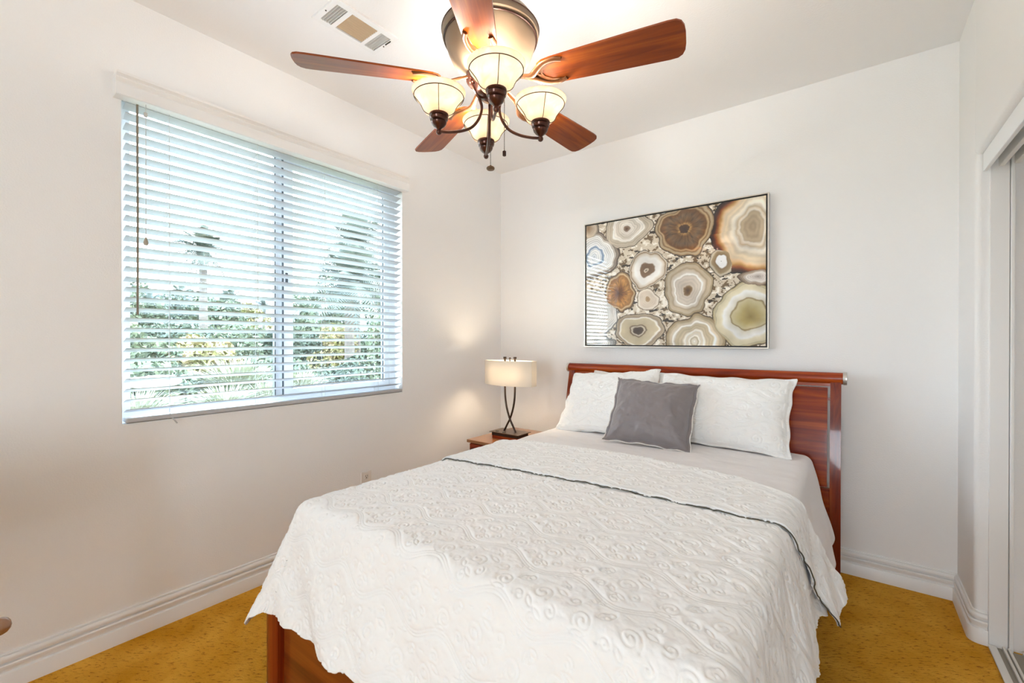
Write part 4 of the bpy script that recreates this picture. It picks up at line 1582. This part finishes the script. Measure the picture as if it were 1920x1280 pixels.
def clump(label, loc, rad, hgt, n_, seed, group='pale grass clumps below the window'):
    r = np.random.default_rng(seed)
    az = r.random(n_) * 2 * PI
    b0_ = np.stack([np.cos(az) * rad * 0.15 * r.random(n_), np.sin(az) * rad * 0.15 * r.random(n_), np.zeros(n_)], 1)
    lean_ = 0.25 + 0.85 * r.random(n_)
    H_ = hgt * (0.7 + 0.3 * r.random(n_))
    out3 = []
    w = 0.012 * hgt
    side = np.stack([-np.sin(az), np.cos(az), np.zeros(n_)], 1) * w
    prev = b0_
    for s_ in (0.35, 0.7, 1.0):
        rr = rad * lean_ * s_ ** 1.7
        z = H_ * (s_ - 0.35 * lean_ * s_ ** 3)
        c = b0_ + np.stack([np.cos(az) * rr, np.sin(az) * rr, z], 1)
        out3.append(np.stack([prev - side, prev + side, c + side * (1.05 - s_), c - side * (1.05 - s_)], 1).reshape(-1, 3))
        prev = c
    o = quads_obj('ornamental_grass', np.concatenate(out3), M['grass_pale'])
    o.location = loc
    tag(o, label, 'grass clump', group)
    return o


def pix(px, py, X):
    """world point seen at pixel (px, py) in the vertical plane x = X (used only to read positions off the photo)"""
    f_ = 832.66
    yaw, pit = 0.6523, -0.004
    s_, c_ = math.sin(yaw), math.cos(yaw)
    fw = Vector((-s_ * math.cos(pit), c_ * math.cos(pit), math.sin(pit)))
    rt = Vector((c_, s_, 0))
    up = rt.cross(fw)
    d = fw + rt * ((px - 960) / f_) + up * ((640 - py) / f_)
    C = Vector((2.4624, -3.0585, 1.2808))
    t_ = (X - C.x) / d.x
    return C + d * t_


# palms
p = pix(381, 468, -22)
palm('tall slim palm standing alone in the left pane of the window', (p.x, p.y), p.z - GZ, 1.9, 1, 34, 0.17)
p = pix(668, 455, -13)
palm('large feathery palm high in the right pane of the window', (p.x, p.y), p.z - GZ, 2.0, 2, 34, 0.15)
p = pix(655, 520, -10)
palm('low bushy palm below the feathery palm in the right pane', (p.x, p.y), p.z - GZ, 1.75, 12, 40, 0.15)
lab = ['small distant palm at the far left of the window', 'distant palm just left of the tall slim palm', 'distant palm right behind the tall slim palm trunk',
       'distant palm right of the tall slim palm', 'distant palm left of the middle window bar', 'distant palm right of the middle window bar', 'distant palm left of the low bushy palm']
for i, (px, py) in enumerate(((278, 572), (338, 556), (368, 560), (432, 562), (495, 572), (565, 572), (600, 556))):
    p = pix(px, py, -42 - 4 * (i % 3))
    palm(lab[i], (p.x, p.y), p.z - GZ, 1.7 + 0.2 * (i % 2), 20 + i, 26, 0.16, group='distant palms beyond the hedge')

# hedge, one long clipped planting
p0, p1 = pix(215, 640, -20), pix(760, 640, -20)
nh = 16000
r_ = np.random.default_rng(5)
tt = r_.random(nh)
hy = p0.y + (p1.y - p0.y) * tt
top_h = 1.55 + 0.25 * fbm(hy * 1.2, hy * 0, 3)
face = r_.random(nh) < 0.7
hz = np.where(face, GZ + (top_h - GZ) * r_.random(nh), top_h)
hx = np.where(face, 0.75 + 0.12 * r_.random(nh), r_.random(nh) * 1.5 - .75)
hp = np.stack([hx - 20, hy, hz], 1)
hedge = thing('hedge', 'long clipped green hedge running across behind the garden', 'hedge', (-20, (p0.y + p1.y) / 2, GZ))
hp2 = hp - np.array([-20, (p0.y + p1.y) / 2, GZ])
quads_obj('foliage', leaf_cloud(hp2, 0.13, 4), M['leaf_dark'], hedge)
bm = bmesh.new()
bx(bm, -0.7, 0.7, -(p1.y - p0.y) / 2, (p1.y - p0.y) / 2, 0, 1.4 - GZ)
obj('inner_branches', bm, M['leaf_dark'], hedge)

trees = [
    (258, 590, -25, 1.2, 1.0, 'leaf_mid', 'green tree at the far left beyond the hedge'),
    (345, 585, -31, 1.7, 1.2, 'leaf_dark', 'dark tree beyond the hedge behind the tall slim palm'),
    (410, 592, -24.5, 1.3, 0.9, 'leaf_mid', 'green tree beyond the hedge right of the tall slim palm'),
    (470, 600, -32, 1.5, 0.8, 'leaf_yellow', 'yellowish tree beyond the hedge left of the middle window bar'),
    (570, 595, -24, 1.4, 0.9, 'leaf_mid', 'green tree beyond the hedge right of the middle window bar'),
    (625, 585, -17, 1.2, 1.3, 'leaf_mid', 'leafy tree beyond the hedge near the low bushy palm'),
    (700, 560, -16.5, 1.3, 1.6, 'leaf_dark', 'tall dark tree beside the right window frame'),
    (738, 600, -11, 0.9, 1.3, 'leaf_mid', 'green tree at the far right of the window'),
]
for i, (px, py, X_, rx, rz, mm, la) in enumerate(trees):
    p = pix(px, py, X_)
    tree('broadleaf_tree', la, 'tree', p, rx * 0.9, rx * 0.9, rz, 0.12, M[mm], 200 + i, 2400, 0.13, group='trees beyond the window')
bush = [
    (310, 655, -13, 1.5, 1.2, 'leaf_dark', 'dark round bush below the hedge at the left'),
    (375, 668, -11, 1.0, 0.8, 'leaf_yellow', 'yellow flowering bush in the left pane'),
    (385, 700, -9, 0.8, 0.5, 'leaf_yellow', 'low yellow bush in front of the yellow flowering bush'),
    (455, 655, -15, 1.5, 0.9, 'leaf_mid', 'green bush left of the middle window bar'),
    (585, 660, -13.5, 1.1, 0.9, 'leaf_dark', 'dark bush right of the middle window bar'),
    (640, 655, -12.5, 1.3, 0.8, 'leaf_yellow', 'yellow green bush in the right pane'),
    (640, 700, -8.6, 1.0, 0.5, 'leaf_dark', 'low dark bush in front of the yellow green bush'),
    (715, 670, -8, 0.7, 1.3, 'leaf_mid', 'upright green shrub near the right window frame'),
    (290, 720, -8, 1.3, 0.45, 'leaf_mid', 'low green bush at the bottom left of the window'),
    (430, 722, -9.8, 1.3, 0.5, 'leaf_mid', 'low green bush at the bottom of the left pane'),
    (525, 700, -10.5, 1.1, 0.6, 'leaf_mid', 'green bush behind the middle window bar'),
    (240, 665, -10, 1.0, 0.8, 'leaf_mid', 'green bush at the left edge of the window'),
]
for i, (px, py, X_, rx, rz, mm, la) in enumerate(bush):
    p = pix(px, py, X_)
    tree('garden_bush', la, 'bush', p, rx * 0.72, rx * 0.72, rz * 0.85, 0.05, M[mm], 300 + i, 2600, 0.075, group='garden bushes below the hedge')
# grass clumps on their own raised bank
for i, (px, py, X_, hg, la) in enumerate((
        (255, 760, -5.5, 0.9, 'pale grass clump at the bottom left corner of the window'),
        (445, 705, -7.5, 1.4, 'tall pale grass clump left of the middle window bar'),
        (425, 748, -6.0, 0.9, 'pale grass clump low in the left pane'),
        (500, 735, -6.5, 0.9, 'pale grass clump beside the middle window bar'),
        (560, 715, -7.5, 1.0, 'pale grass clump low in the right pane'))):
    p = pix(px, py, X_)
    clump(la, (p.x, p.y, p.z - hg * 0.55), 0.75 * hg, hg, 420, 400 + i)
# garden bank the near planting grows on
bm = bmesh.new()
prism(bm, [(-22.0, GZ), (-2.0, GZ), (-2.4, -0.55), (-5.0, -0.40), (-9.0, -0.20), (-14, 0.15), (-18.5, 0.2)], 1, -12, 16)
bank = obj('garden_bank', bm, M['lawn'])
tag(bank, kind='structure')
# neighbour's roof at lower left
p = pix(232, 668, -12)
hs = thing('neighbour_house', 'low tiled roof of a neighbouring house at the far left of the window', 'house', (p.x, p.y - 2.2, 0.0))
bm = bmesh.new()
prism(bm, [(-1.8, 0.75), (1.8, 0.75), (0.0, 1.35)], 1, -3.0, 2.0)
obj('roof', bm, M['tile'], hs)
obj('wall', box(-1.5, 1.5, -2.8, 1.8, 0.0, 0.745), M['stucco'], hs)
bm = bmesh.new()
bmesh.ops.create_icosphere(bm, subdivisions=3, radius=1.0)
for v in bm.verts:
    v.co = Vector((v.co.x * 0.25, v.co.y * 0.42, v.co.z * 0.11)) * (1 + 0.12 * math.sin(v.co.x * 5 + v.co.y * 3))
p = pix(285, 716, -7)
bo = obj('boulder', bm, M['rock'], None, True, loc=(p.x, p.y, p.z))
tag(bo, 'large pale boulder low at the left of the window view', 'boulder')
